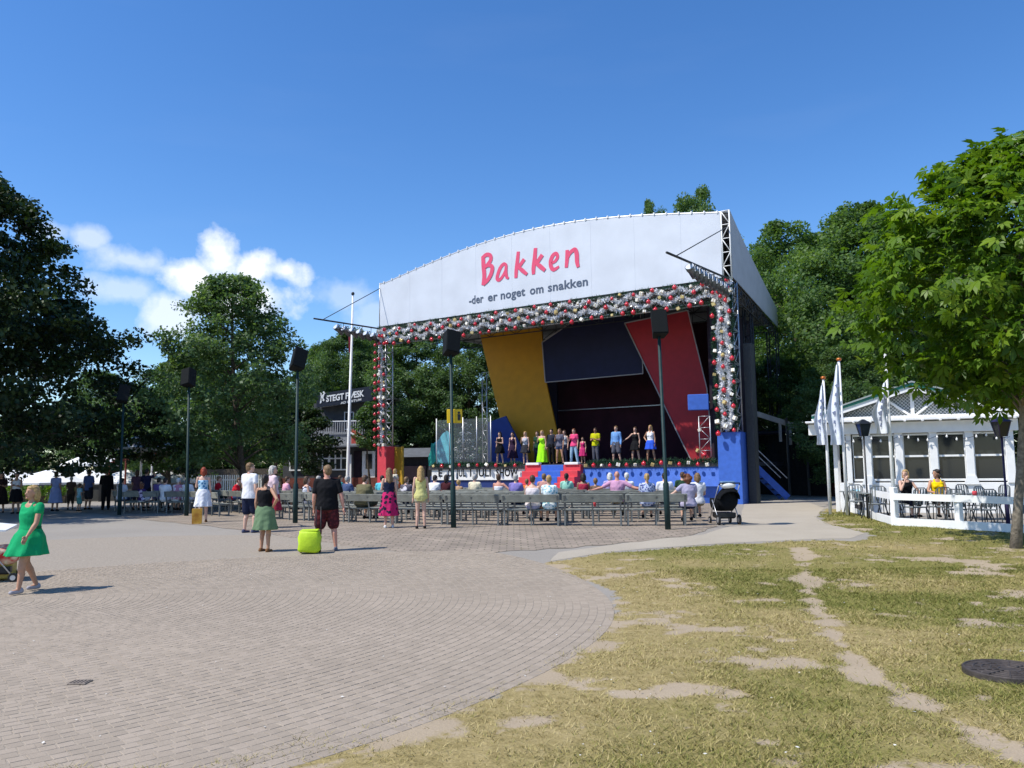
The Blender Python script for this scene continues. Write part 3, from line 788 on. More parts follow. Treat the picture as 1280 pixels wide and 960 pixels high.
LET = {
 'letter_b': [([(576, 322), (578, 370), (582, 420), (576, 466)], [26, 28, 28, 24]), ([(570, 332), (592, 314), (612, 318), (614, 340), (598, 364), (584, 378)], [20, 24, 24, 24, 24, 20]),
              ([(586, 374), (608, 366), (622, 378), (616, 410), (598, 442), (576, 464)], [18, 22, 26, 26, 24, 18])],
 'letter_a': [([(694, 366), (680, 360), (664, 376), (652, 404), (646, 432), (656, 440), (672, 424), (686, 396), (694, 370)], [14, 20, 22, 22, 22, 20, 18, 16, 12]), ([(692, 366), (690, 400), (694, 424), (704, 432)], [18, 22, 20, 12])],
 'letter_k': [([(752, 298), (748, 340), (742, 390), (740, 430)], [20, 24, 24, 20]), ([(782, 336), (764, 362), (750, 382)], [22, 22, 16]), ([(752, 374), (772, 392), (796, 412)], [18, 24, 18])],
 'letter_k.001': [([(838, 280), (834, 330), (828, 380), (828, 412)], [22, 26, 26, 20]), ([(872, 314), (852, 344), (838, 362)], [24, 24, 16]), ([(840, 354), (862, 372), (886, 392)], [20, 26, 20])],
 'letter_e': [([(918, 356), (936, 346), (948, 326), (942, 308), (926, 316), (914, 344), (916, 374), (930, 388), (956, 372)], [14, 18, 20, 20, 22, 24, 24, 22, 12])],
 'letter_n': [([(996, 290), (996, 330), (992, 378)], [20, 24, 20]), ([(994, 340), (1010, 306), (1034, 288), (1044, 310), (1046, 350), (1052, 376)], [14, 20, 24, 26, 24, 18])],
}
for nm, st in LET.items():
    mb = MB()
    for i, (pts, wd_) in enumerate(st): stroke(mb, pts, wd_, -.006 - .005 * i)
    mb.build(nm.split('.')[0], M_pink, banner)
def text_mesh(txt, size, bold=0., spacing=1., extr=.004):
    cu = bpy.data.curves.new('lettering', 'FONT'); cu.body = txt; cu.size = size; cu.offset = bold; cu.extrude = extr; cu.space_character = spacing
    cu.resolution_u = 3
    o = bpy.data.objects.new('tmp_text', cu); COL.objects.link(o)
    dg = bpy.context.evaluated_depsgraph_get(); me_ = bpy.data.meshes.new_from_object(o.evaluated_get(dg))
    bpy.data.objects.remove(o); return me_
def place_text(txt, p0, p1, height, mt, parent, name='lettering', yoff=-.01, bold=0., spacing=1.):
    """lay text upright in the parent's x/z plane from p0 to p1 (left and right ends of the baseline)"""
    me_ = text_mesh(txt, 1., bold, spacing); co = np.zeros(len(me_.vertices) * 3); me_.vertices.foreach_get('co', co); co = co.reshape(-1, 3)
    x0, x1 = co[:, 0].min(), co[:, 0].max(); cap = .70
    kx = ((co[:, 0] - x0) / (x1 - x0)); ky = co[:, 1] / cap * height
    nw = np.zeros_like(co)
    nw[:, 0] = p0[0] + kx * (p1[0] - p0[0]); nw[:, 2] = p0[2] + kx * (p1[2] - p0[2]) + ky; nw[:, 1] = p0[1] + yoff - co[:, 2]
    me_.vertices.foreach_set('co', nw.ravel()); me_.materials.clear(); me_.materials.append(mt); me_.update()
    return obj(name, me_, parent)
for wd_, a_, b_ in (('-der', 586.5, 604.5), ('er', 610, 622), ('noget', 626, 656.5), ('om', 662.5, 679.5), ('snakken', 685, 735)):
    ln = lambda u: sp(u, 380.5 - (u - 586.5) * 24 / 148.5, 0)
    place_text(wd_, ln(a_), ln(b_), .42, M_slate, banner, 'tagline_word', -.010, .022, 1.04)
# pipes round the banner, clips on the top pipe
mb = MB(); mb.tube([(i / NS * SW, .05, arch(i / NS)) for i in range(NS + 1)], .045, 6); mb.build('top_pipe', M_steel, can, True)
mb = MB(); mb.tube([(0, .06, ZB - .03), (SW, .06, ZB - .03)], .045, 6); mb.build('lower_pipe', M_dksteel, can, True)
cl = None
for i in range(34):
    s = (i + .6) / 34.5
    if cl is None:
        cl = MB().box((0, 0, 0), (.07, .14, .13), bev=.015).build('pipe_clip', M_white, can); c_ = cl
    else: c_ = obj('pipe_clip', cl.data, can)
    c_.location = (s * SW, .03, arch(s) + .02)
# corner truss between banner and side wall, left edge post
def ladder(mbx, p, q, wvec, r=.03, n=6):
    p, q, wv = Vector(p), Vector(q), Vector(wvec)
    mbx.tube([p, q], r, 5); mbx.tube([p + wv, q + wv], r, 5)
    for i in range(n):
        a, b_ = p.lerp(q, i / n), p.lerp(q, (i + 1) / n)
        mbx.tube([a, a + wv], r * .6, 4); mbx.tube([a, b_ + wv] if i % 2 else [a + wv, b_], r * .6, 4)
    mbx.tube([q, q + wv], r * .6, 4)
mb = MB(); ladder(mb, (SW - .38, .02, ZB - .1), (SW - .38, .02, ZT), (.36, 0, 0), .035, 5); mb.build('corner_truss', M_white, can, True)
mb = MB(); ladder(mb, (.02, .02, ZB - .1), (.02, .02, ZT - .42), (0, .36, 0), .035, 5); mb.build('corner_truss', M_steel, can, True)
# side walls taper to the back, roof sheet falls to the back
DB = 13.3
def side_x(t, right): return SW - .13 * t if right else .13 * t
for right in (True, False):
    mb = MB(); q = []
    for i in range(9):
        t = i / 8 * DB; k = i / 8
        q.append((side_x(t, right) + (.02 if right else -.02), t + .02, ZB - .12 * k)); q.append((side_x(t, right) + (.02 if right else -.02), t + .02, ZT - .02 - (0 if right else .44 * (1 - k)) - 1.95 * k ** .85))
    f = [(2 * i, 2 * i + 2, 2 * i + 3, 2 * i + 1) for i in range(8)]
    dx = -.04 if right else .04
    mb.add(q + [(a + dx, b_, c) for a, b_, c in q], f + [tuple(18 + j for j in reversed(x)) for x in f]); 
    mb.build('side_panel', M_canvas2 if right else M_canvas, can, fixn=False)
mb = MB(); gv = []
for j in range(9):
    k = j / 8
    for i in range(25):
        s = i / 24; t = k * DB; x = side_x(t, False) + s * (side_x(t, True) - side_x(t, False))
        z = (ZT - 1.95 * k ** .85) + (arch(s) - ZT) * (1 - .6 * k) - .06
        gv.append((x, t + .06, z))
gf = [(j * 25 + i, j * 25 + i + 1, (j + 1) * 25 + i + 1, (j + 1) * 25 + i) for j in range(8) for i in range(24)]
mb.add(gv, gf); mb.add([(x, y, z - .08) for x, y, z in gv], [tuple(reversed(f)) for f in gf]); mb.build('roof_sheet', M_canvas2, can, fixn=False)
# ceiling lining and roof trusses under the sheet
mb = MB(); gv = []
for j in range(2):
    for i in range(2):
        t = .7 + j * (DB - 1); gv.append((side_x(t, False) + .2 + i * (side_x(t, True) - side_x(t, False) - .4), t, ZB + .12 + (0 if j == 0 else -.1)))
mb.add(gv, [(0, 1, 3, 2)]); mb.add([(x, y, z + .05) for x, y, z in gv], [(0, 2, 3, 1)]); mb.build('ceiling_lining', mat('lining_grey', (.30, .31, .33), .8, .05, 2), can)
for k in range(5):
    y = 1.2 + k * 2.7
    mb = MB(); ladder(mb, (side_x(y, False) + .1, y, ZB - .55), (side_x(y, True) - .1, y, ZB - .55), (0, 0, .5), .03, 22); mb.build('roof_truss', M_dksteel, can, True)
mb = MB(); ladder(mb, (SW - .1, .5, ZB - .75), (SW - .1 - .13 * DB, DB, ZB - .75), (0, 0, .6), .035, 14); mb.build('roof_truss', M_dksteel, can, True)
# front beam truss behind the garland
BZ0, BZ1 = ZB - .95, ZB - .12
mb = MB()
for yy in (.05, .55): ladder(mb, (.1, yy, BZ0), (SW - .1, yy, BZ0), (0, 0, BZ1 - BZ0), .04, 26)
mb.build('front_beam', M_steel, can, True)
# towers
def tower(x0, y0, z0, z1, wd_, mt, nm='tower'):
    m2 = MB()
    for (a, b_) in ((0, 0), (wd_, 0), (wd_, wd_), (0, wd_)): m2.tube([(x0 + a, y0 + b_, z0), (x0 + a, y0 + b_, z1)], .035, 6)
    n = int((z1 - z0) / .65)
    for i in range(n):
        za, zb_ = z0 + (z1 - z0) * i / n, z0 + (z1 - z0) * (i + 1) / n
        for (a, b_, c, d) in ((0, 0, wd_, 0), (wd_, 0, wd_, wd_), (wd_, wd_, 0, wd_), (0, wd_, 0, 0)):
            m2.tube([(x0 + a, y0 + b_, za), (x0 + c, y0 + d, zb_)], .018, 4); m2.tube([(x0 + a, y0 + b_, za), (x0 + c, y0 + d, za)], .016, 4)
    return m2.build(nm, mt, can, True)
TLz = 2.9
tower(-.05, .05, TLz, ZB - .1, .55, M_steel); tower(SW - .75, .05, 3.0, ZB - .1, .7, M_steel)
tower(SW - .13 * DB - .5, DB - .5, 0, ZB - .4, .5, M_dksteel); tower(.13 * DB, DB - .5, 0, ZB - .4, .5, M_dksteel)
tower(SW - 1.15, 5.0, 0, ZB - .4, .35, M_dksteel)
# tower bases
MB().box((.22, .42, 1.43), (.66, .8, 2.92), bev=.02).build('tower_base', M_redb, can)
MB().box((.86, .75, 1.43), (.6, .14, 2.86), bev=.02).build('base_wing', M_yel2, can)
MB().box((SW - .42, .42, 1.5), (1.0, .82, 3.02), bev=.02).build('tower_base', M_blue, can)
MB().box((SW + .30, .9, 3.4), (.34, .5, 6.8), bev=.02).build('corner_post', M_dksteel, can)

# ---------------- lighting booms
M_lampw = mat('lamp_reflector', (.75, .78, .8), .25, .05, 5, metal=.3)
def boom(x, ln, dz, label, nl):
    b0 = thing('lighting_boom', label, 'lighting rig', loc2w(x, 0, ZB - .1), SANG)
    e = Vector((0, -ln, dz)); mb = MB(); mb.tube([(0, 0, 0), e], .045, 6); mb.tube([(0, .05, -.75), e * .62 + Vector((0, 0, -.28))], .03, 5)
    for k in range(5): 
        a = e * (k / 7); mb.tube([a, a + Vector((0, 0, -.5 + .06 * k))], .02, 4)
    mb.build('boom_pipe', M_dksteel, b0, True)
    MB().tube([e * .88, (0, -.02, 2.3)], .022, 5).build('stay_cable', M_dksteel, b0, True)
    sh = None
    for k in range(nl):
        c = e * (.09 + .56 * k / (nl - 1)) + Vector((-.02, 0, -.52 + .03 * k))
        mb = MB(); rot = Matrix.Rotation(R(-38), 3, 'X')
        mb.tube([rot @ Vector((0, .30, 0)), rot @ Vector((0, .05, 0)), rot @ Vector((0, -.02, 0)), rot @ Vector((0, -.20, 0))], [.10, .13, .16, .19], 10)
        mb.box(rot @ Vector((0, .33, 0)), (.14, .12, .14), rot=rot, bev=.01); mb.box((0, .05, .22), (.34, .03, .04)); mb.bar((-.17, .05, .24), (-.17, .05, -.02), .025); mb.bar((.17, .05, .24), (.17, .05, -.02), .025)
        l = obj('spotlight', sh, b0) if sh else mb.build('spotlight', mat('lamp_housing', (.16, .17, .18), .35, .1, 8, metal=.7), b0, True); sh = sh or l.data
        l.location = c
        lens = MB().tube([rot @ Vector((0, -.195, 0)), rot @ Vector((0, -.205, 0))], .165, 12).build('lens', M_lampw, l)
boom(.05, 4.9, -.15, 'lighting boom with spotlights reaching out from the left bauble tower', 6)
boom(SW - .1, 6.9, -.35, 'lighting boom with spotlights in front of the right end of the banner', 9)

# ---------------- garlands with baubles and parcels
M_pine = mat('garland_green', (.018, .06, .028), .75, .5, 20)
M_tinsel = mat('tinsel_silver', (.88, .89, .91), .28, .06, 20, metal=.25)
M_baub = mat('bauble_red', (.55, .012, .025), .16, .1, 4, spec=.7, coat=.6)
M_gold = mat('parcel_gold', (.62, .48, .20), .35, .15, 8, metal=.3)
M_parw = mat('parcel_white', (.82, .80, .74), .5, .05, 8)
def tuftmesh(pts, rad, n, size, rng):
    P = np.array([tuple(p) for p in pts]); seg = np.linalg.norm(np.diff(P, axis=0), axis=1); cum = np.concatenate([[0], np.cumsum(seg)])
    s = rng.random(n) * cum[-1]; c = np.stack([np.interp(s, cum, P[:, k]) for k in range(3)], 1)
    d = unit(rng.normal(0, 1, (n, 3))); q = unit(np.cross(d, rng.normal(0, 1, (n, 3))))
    L = rad * (.6 + .6 * rng.random((n, 1))); wv = q * size
    b0 = c + d * L * .1
    return np.stack([b0 - wv, b0 + wv, c + d * L + wv * .4, c + d * L - wv * .4], 1).reshape(-1, 3)
def bauble_mesh():
    mb = MB(); mb.ell((0, 0, 0), .115, 12, 8); mb.tube([(0, 0, .105), (0, 0, .145)], .03, 6); return mb
BAUB = GIFT = GIFT2 = None
def ornaments(parent, spots, rr):
    global BAUB, GIFT, GIFT2
    for (x, y, z, kind) in spots:
        if kind == 'b':
            if BAUB is None:
                o = bauble_mesh().build('bauble', M_baub, parent, True); BAUB = o.data
            else: o = obj('bauble', BAUB, parent)
            s = rr.uniform(.68, .95); o.scale = (s, s, s)
        else:
            if GIFT is None:
                o = MB().box((0, 0, 0), (.2, .14, .18), 0, bev=.01).box((0, 0, 0), (.206, .03, .186), 1).box((0, 0, 0), (.03, .146, .186), 1).build('parcel', [M_parw, M_gold], parent); GIFT = o.data
                GIFT2 = GIFT.copy(); GIFT2.materials.clear(); GIFT2.materials.append(M_gold); GIFT2.materials.append(M_redb)
            else: o = obj('parcel', GIFT if rr.random() < .75 else GIFT2, parent)
            o.rotation_euler = (rr.uniform(-.4, .4), rr.uniform(-.5, .5), rr.uniform(-.8, .8)); s = rr.uniform(.6, .9); o.scale = (s, s, s)
        o.location = (x, y, z)
rng = np.random.default_rng(4); rr = random.Random(4)
def garland(label, pths, spots, tins):
    g = thing('garland', label, 'garland', SL, SANG)
    V_ = np.concatenate([tuftmesh(p_, .19, int(n_ * 1.6), .012, rng) for p_, n_ in pths]); m_ = fastmesh('fir_strand', V_, 4); m_.materials.append(M_pine); obj('fir_strand', m_, g)
    if tins:
        V_ = np.concatenate([tuftmesh(p_, .155, int(n_ * 1.5), .024, rng) for p_, n_ in tins]); m_ = fastmesh('tinsel_strand', V_, 4); m_.materials.append(M_tinsel); obj('tinsel_strand', m_, g)
    ornaments(g, spots, rr); return g
yb = -.10
# beam: three scalloped fir strands with tinsel swags between
pths, tins, spots = [], [], []
for zz in (BZ1 - .02, (BZ0 + BZ1) / 2, BZ0 - .05):
    pths.append(([(i / 80 * SW, yb, zz + .05 * math.sin(i * 1.3)) for i in range(81)], 2300))
for zz in (BZ1 - .22, BZ0 + .20):
    tins.append(([(i / 120 * SW, yb - .04, zz + .12 * math.sin(i * .9)) for i in range(121)], 4200))
for i in range(38):
    x = (i + .5) / 38 * SW
    spots.append((x + rr.uniform(-.15, .15), yb - .2, BZ1 - .12 + rr.uniform(-.08, .08), 'b' if i % 2 else 'g'))
    spots.append((x + .26, yb - .2, BZ0 + .36 + rr.uniform(-.08, .08), 'g' if i % 2 else 'b'))
    spots.append((x + .05, yb - .2, BZ0 - .08 + rr.uniform(-.12, .06), 'b' if i % 3 else 'g'))
garland('long silver and fir garland with baubles and parcels along the beam under the banner', pths, spots, tins)
# right tower
x0, x1 = SW - .72, SW - .16; pths, tins, spots = [], [], []
for xx in (x0 - .1, (x0 + x1) / 2, x1 + .12): pths.append(([(xx + .04 * math.sin(k * .8), yb, 3.2 + k * .25) for k in range(25)], 900))
for xx in (x0 + .14, x1 - .12): tins.append(([(xx + .09 * math.sin(k * 1.1), yb - .05, 3.35 + k * .25) for k in range(25)], 1700))
tins.append(([(x0 + .14, yb - .05, 3.4), (x0 + .3, yb - .05, 3.15), (x1 - .12, yb - .05, 3.4)], 250))
for k in range(13):
    z = 2.95 + k * .5; spots += [(x0 - .08 + rr.uniform(-.06, .06), yb - .2, z, 'b' if k % 2 == 0 else 'g'), (x1 + .1 + rr.uniform(-.06, .06), yb - .2, z + .12, 'b' if k % 2 == 0 else 'g'), ((x0 + x1) / 2, yb - .2, z + .3, 'b' if k % 2 else 'g')]
garland('garland of silver tinsel and red baubles hanging down the right tower', pths, spots, tins)
# left tower
x0, x1 = .0, .5; pths, tins, spots = [], [], []
for xx in (x0, x1): pths.append(([(xx + .04 * math.sin(k * .8), yb, 3.0 + k * .25) for k in range(26)], 620))
tins.append(([((x0 + x1) / 2 + .1 + .09 * math.sin(k * 1.1), yb - .05, 3.1 + k * .25) for k in range(25)], 900))
for k in range(15):
    z = 2.95 + k * .43; spots += [(x0 - .06, yb - .15, z, 'b'), (x0 + .28, yb - .2, z + .05, 'b' if k % 3 else 'g'), (x1 + .1, yb - .15, z + .02, 'b' if k % 2 else 'g')]
garland('garland of red baubles hanging down the left tower above the red base', pths, spots, tins)

# ---------------- stage platform
FZ = 1.78
XL, XR = sp(538, 590, .35).x, SW - .95
stg = thing('stage', 'raised stage with blue front, red and blue steps and coloured backdrop panels', 'stage', SL, SANG)
MB().box(((XL + XR) / 2, 5.3, FZ - .1), (XR - XL, 10.2, .2)).build('stage_deck', M_floor, stg)
bx0 = sp(655, 590, .3).x; sx0, sx1 = sp(648, 590, -.6).x, sp(718, 590, -.6).x
MB().prism([(bx0 + .3, .30, FZ - .02), (bx0 + .3, .06, 0.75), (bx0 + .3, .26, .7), (bx0 + .3, .40, .0), (bx0 + .3, .8, 0), (bx0 + .3, .8, FZ - .02)], (XR - bx0 - .3, 0, 0)).build('front_panel', M_blue, stg)
MB().box(((XL + bx0 + .3) / 2, .5, .62), (bx0 + .3 - XL, .3, 1.24)).build('front_panel', mat('navy_blue_paint', (.02, .04, .16), .5, .1, 4), stg)
# show banner on the left front
bn = MB().box(((XL + bx0) / 2 + .1, .30, 1.36), (bx0 - XL - .1, .05, .66), bev=.005).build('show_banner', M_white, stg)
for wd_, a_, b_ in (('E', 548, 553), ('O', 560, 564.5), ('JUL', 570.5, 582), ('I', 587.5, 589), ('JULI', 594, 613.5), ('SHOW', 620, 647.5)):
    place_text(wd_, (sp(a_, 590, .27).x, .275, 1.22), (sp(b_, 590, .27).x, .275, 1.22), .37, M_black, bn, 'show_word', -.004, .03, 1.08)
# steps: red, blue, red
ns = 6
for i in range(ns):
    z = FZ - .04 - i * FZ / (ns + .4); y = .25 - i * .3
    for (a, b_, m_) in ((0, .3, M_redb), (.3, .7, M_blue), (.7, 1, M_redb)):
        MB().box((sx0 + (sx1 - sx0) * (a + b_) / 2, y - .1, z / 2), ((sx1 - sx0) * (b_ - a) - .004, .32, z), bev=.012).build('step', m_, stg)
for a in (.15, .85): MB().box((sx0 + (sx1 - sx0) * a, .05, FZ + .02), (.75, .28, .12), bev=.02).build('footlight_box', M_white, stg)
# backdrop panels
def panel(name, px, d, mt, th=.1, edge=True):
    P = [sp(u, v, d) for u, v in px]; pn = MB().prism(P, (0, th, 0)).build(name, mt, stg)
    if edge:
        mb = MB()
        for i in range(len(P)): mb.bar(P[i] + Vector((0, -.02, 0)), P[(i + 1) % len(P)] + Vector((0, -.02, 0)), .05, .05)
        mb.build('panel_trim', mat('panel_trim', (.30, .28, .28), .6, .1, 5), pn)
    return pn
panel('yellow_panel', [(600, 418), (676, 402), (681, 470), (704, 577), (639, 579), (612, 470)], 6.0, M_yel, edge=False)
panel('navy_panel', [(678, 428), (716, 402), (720, 380), (800, 368), (804, 467), (682, 478)], 4.2, M_navy)
panel('red_panel', [(781, 404), (860, 388), (884, 486), (892, 577), (866, 579), (850, 547)], 3.4, M_red)
panel('blue_panel', [(610, 528), (632, 520), (662, 579), (610, 579)], 5.0, mat('blue_flat', (.025, .055, .26), .6, .1, 3), edge=False)
X0, X1 = sp(672, 500, 8.6).x, SW - 2.2
MB().box(((X0 + X1) / 2, 8.8, 5.3), (X1 - X0, .15, 8.2)).build('back_wall', M_maroon, stg)
MB().box((X0 + 1.0, 7.9, 5.3), (1.6, .12, 7.2)).build('wing_flat', M_navy, stg)
MB().box((SW - 1.75, 5.2, 5.2), (.12, 6.8, 7.6)).build('side_wall', M_dark, stg)
MB().box(((X0 + X1) / 2 + .5, 8.5, 5.0), (X1 - X0 - 1, .05, .05)).build('curtain_rail', M_steel, stg)
# side monitor hung on the right with a small scaffold
mb = MB(); c = sp(873, 503, 1.2); mb.box(c, (.9, .4, .7), bev=.02, rot=Matrix.Rotation(.3, 3, 'Z')); mon = mb.build('hanging_box', M_blue, stg)
MB().box(c + Vector((-.16, -.22, -.02)), (.36, .06, .45), rot=Matrix.Rotation(.3, 3, 'Z')).build('box_face', M_red, mon)
mb = MB(); c = sp(875, 540, 1.0); ladder(mb, (c.x, .9, FZ), (c.x, .9, FZ + 2.0), (.5, 0, 0), .022, 4); mb.build('scaffold', M_steel, stg, True)
mb = MB(); c = sp(603, 500, 7); ladder(mb, (c.x, 7, FZ), (c.x, 7, 7.5), (.35, 0, 0), .03, 8); mb.build('scaffold', M_steel, stg, True)
# front garland along the stage lip
pths = [([(XL + .2 + i / 60 * (XR - XL - .3), .18, FZ + .04 + .03 * math.sin(i)) for i in range(61) if not sx0 - .1 < XL + .2 + i / 60 * (XR - XL - .3) < sx1 + .1], 100)]
lft = [q for q in pths[0][0] if q[0] < sx0]; rgt = [q for q in pths[0][0] if q[0] > sx1]; spots = []
for i in range(10): spots.append((XL + .5 + i / 10 * (sx0 - XL - .5), -.02, FZ - .02 + rr.uniform(-.05, .05), 'b' if i % 2 else 'g'))
for i in range(15): spots.append((sx1 + .3 + i / 15 * (XR - sx1 - .3), -.06, FZ - .06 + rr.uniform(-.06, .06), 'b' if i % 2 else 'g'))
c = sp(868, 560, .4); spots += [(c.x, .8, FZ + .5, 'g'), (c.x + .3, .8, FZ + .3, 'b'), (c.x + .1, .85, FZ + 1.4, 'g')]
garland('fir garland with baubles and parcels along the front lip of the stage', [(lft, 1000), (rgt, 1500)], spots, None)

# ---------------- props at the left end of the stage
M_glass = bpy.data.materials.new('clear_screen'); M_glass.use_nodes = True; t = M_glass.node_tree; b = t.nodes['Principled BSDF']
b.inputs['Base Color'].default_value = (.30, .34, .38, 1); b.inputs['Roughness'].default_value = .12; b.inputs['Alpha'].default_value = .10
def wst(x, y, z=FZ): return loc2w(x, y, z)
pA, pB = sp(545, 560, .9).x, sp(613, 560, .9).x
scr = thing('wind_screen', 'clear plastic screens between thin white posts at the left end of the stage', 'screen', wst(pA, .95), SANG)
L_ = pB - pA
for k in range(5): MB().tube([(L_ * k / 4, 0, 0), (L_ * k / 4, 0, 2.55)], .03, 6).build('post', M_steel if k else M_white, scr, True)
for k in range(4): MB().box((L_ * (k + .5) / 4, 0, 1.3), (L_ / 4 - .08, .012, 2.3)).build('pane', M_glass, scr)
# snowy christmas tree
xt = sp(582, 560, 1.9).x
ct = thing('christmas_tree', 'snow-dusted artificial christmas tree behind the clear screens on stage', 'christmas tree', wst(xt, 1.9), SANG)
MB().tube([(0, 0, 0), (0, 0, 2.1)], [.05, .015], 6).build('trunk', BARK, ct)
rg = np.random.default_rng(6); 
def conetufts(n, size, rad, rg):
    z = .25 + 2.0 * rg.random(n) ** 1.15; r = (1 - (z - .2) / 2.15) * .78 * (.35 + .65 * rg.random(n)) * (1 + .25 * np.sin(z * 16)); a = rg.random(n) * 2 * PI
    c = np.stack([r * np.cos(a), r * np.sin(a), z], 1); d = unit(np.stack([np.cos(a), np.sin(a), rg.normal(-.1, .4, n)], 1)); q = unit(np.cross(d, rg.normal(0, 1, (n, 3)))) * size
    return np.stack([c - q, c + q, c + d * rad + q * .3, c + d * rad - q * .3], 1).reshape(-1, 3)
m_ = fastmesh('branches', conetufts(3000, .02, .16, rg), 4); m_.materials.append(M_pine); obj('branches', m_, ct)
m_ = fastmesh('snow_dusting', conetufts(1500, .03, .11, rg) + np.array([0, 0, .03]), 4); m_.materials.append(M_white); obj('snow_dusting', m_, ct)
# turquoise winter flat with arched top and a small fir cut-out
xa = sp(553, 560, 2.4).x
pr = thing('painted_flat', 'turquoise painted scenery flat at the far left of the stage', 'scenery', wst(xa, 2.4), SANG)
mb = MB(); ol = [(-.75, 0, 0), (.75, 0, 0), (.78, 0, 1.2), (.6, 0, 1.75), (.3, 0, 1.95), (.0, 0, 1.8), (-.3, 0, 1.45), (-.6, 0, 1.3), (-.8, 0, .8)]
mb.prism(ol, (0, .06, 0)).build('board', mat('turquoise_paint', (.10, .42, .50), .6, .25, 2.5), pr)
mb = MB(); mb.prism([(-.9, -.1, 0), (-.45, -.1, 0), (-.42, -.1, .5), (-.55, -.1, .9), (-.5, -.1, 1.25), (-.72, -.1, 1.3), (-.8, -.1, .8), (-.95, -.1, .5)], (0, .05, 0)).build('cutout', mat('teal_paint', (.03, .36, .28), .6, .3, 4), pr)

# ---------------- shed and backstage stair right of the stage
c0, c1 = gx(930, 46), gx(1038, 41)
ang = math.atan2((c1 - c0).y, (c1 - c0).x); W_ = (c1 - c0).length
sh = thing('shed', 'dark timber backstage shed with a pale eave in the shade beside the stage', 'shed', c0, ang)
M_tar = mat('tarred_boards', (.020, .021, .022), .85, .3, 5); nb = int(W_ / .30)
for i in range(nb):
    MB().box(((i + .5) * W_ / nb, rr.uniform(0, .012), 1.62), (W_ / nb - .012, .05, 3.24)).build('board', M_tar, sh)
MB().box((W_ / 2, 2.2, 1.6), (W_, 4.2, 3.2)).build('shed_body', M_tar, sh)
MB().prism([(-.3, -.4, 3.25), (W_ + .1, -.4, 3.25), (W_ + .1, 4.6, 3.9), (-.3, 4.6, 3.9)], (0, 0, .1)).build('roof', M_dark, sh)
MB().box((W_ + .08, .3, 1.5), (.22, .5, 3.0)).build('red_post', mat('red_brown_timber', (.09, .025, .018), .8, .3, 6), sh)
e0, e1 = at(938, 515, 41), at(1008, 537, 41.5)
ev = thing('lean_to_rail', 'pale sloping rail with hanging posts above the dark shed', 'rail', (e0.x, e0.y, 0))
d_ = e1 - e0; MB().bar((0, 0, e0.z), (d_.x, d_.y, e1.z), .12, .26).build('rail', mat('pale_timber', (.34, .32, .29), .7, .15, 5), ev)
for k in (.52, .70, .84):
    q = Vector((d_.x * k, d_.y * k, e0.z + (e1.z - e0.z) * k)); MB().box((q.x, q.y, q.z - .55), (.12, .12, 1.0)).build('post', MATS['pale_timber'], ev)
for k in (.06, .62, .95): MB().tube([(d_.x * k, .1, 0), (d_.x * k, .1, e0.z - .5 * k)], .06, 6).build('support', M_dksteel, ev)
s0, s1 = at(936, 575, 37.5), at(985, 622, 37.5)
stv = thing('backstage_stair', 'steep blue-sided stair leading up to the stage wing', 'stair', (s1.x, s1.y, 0))
dx, zt_ = s0.x - s1.x, s0.z
for yy in (0, .9): MB().bar((0, yy, .1), (dx, yy, zt_), .06, .30).build('stringer', M_blue, stv)
for yy in (0, .9): MB().tube([(0, yy, 1.0), (dx, yy, zt_ + .9)], .025, 5).build('handrail', M_steel, stv)
for k in range(7): MB().box((dx * (k + .5) / 7, .45, .1 + (zt_ - .1) * (k + .5) / 7), (.26, .84, .05)).build('tread', M_dksteel, stv)
# ------------------------------------------------------------------ loudspeaker poles
M_pole = mat('pole_green', (.012, .034, .034), .55, .2, 8, spec=.25)
M_spk = mat('speaker_cabinet', (.009, .011, .012), .8, .25, 12, spec=.15)
def speaker_pole(u, vfoot, vtop, rz, tilt, label, sign=False, Y_=None, lean=0):
    p = gp(u, vfoot) if Y_ is None else gx(u, Y_)
    h = at(u, vtop, p.y).z - p.z
    r_ = thing('speaker_pole', label, 'loudspeaker', p, 0, 'loudspeakers on poles round the seating'); r_.rotation_euler = (0, lean, 0)
    MB().tube([(0, 0, -.1), (0, 0, 1.15), (0, 0, 1.2), (0, 0, h - .35)], [.074, .074, .046, .042], 10).build('pole', M_pole, r_, True)
    rot = Matrix.Rotation(rz, 3, 'Z') @ Matrix.Rotation(tilt, 3, 'Y') @ Matrix.Rotation(R(-14), 3, 'X')
    c = Vector((0, 0, h - .34)); cab = MB()
    hw, hd, hh = .205, .19, .325
    poly = [(-hw, -hd), (hw, -hd), (hw * .72, hd), (-hw * .72, hd)]
    cab.prism([c + rot @ Vector((x, y, -hh)) for x, y in poly], rot @ Vector((0, 0, 2 * hh)))
    co = cab.build('cabinet', M_spk, r_)
    MB().box(c + rot @ Vector((0, -hd - .012, 0)), (hw * 1.86, .02, hh * 1.86), rot=rot).build('grille', mat('speaker_grille', (.012, .014, .015), .85, .3, 60, spec=.1), co)
    MB().bar(c + rot @ Vector((0, hd, -.1)), Vector((0, .02, h - .55)), .05).build('bracket', M_pole, r_)
    if sign:
        z = at(u, 520, p.y).z - p.z
        s = MB().box((.07, .10, z), (.42, .05, .38), bev=.01).build('yellow_sign', mat('sign_yellow', (.75, .50, .01), .5, .06, 4), r_)
        MB().ell((.19, .068, z + .09), (.035, .012, .035), 8, 6).prism([(.15, .062, z + .05), (.24, .062, z + .05), (.23, .062, z - .12), (.20, .062, z - .12), (.195, .062, z - .02), (.19, .062, z - .12), (.16, .062, z - .12)], (0, .012, 0)).build('pictogram', M_black, s)
    return r_
speaker_pole(835, 662, 389, 0, 0, 'loudspeaker pole in front of the red stage panel, rightmost of the row', lean=-.015)
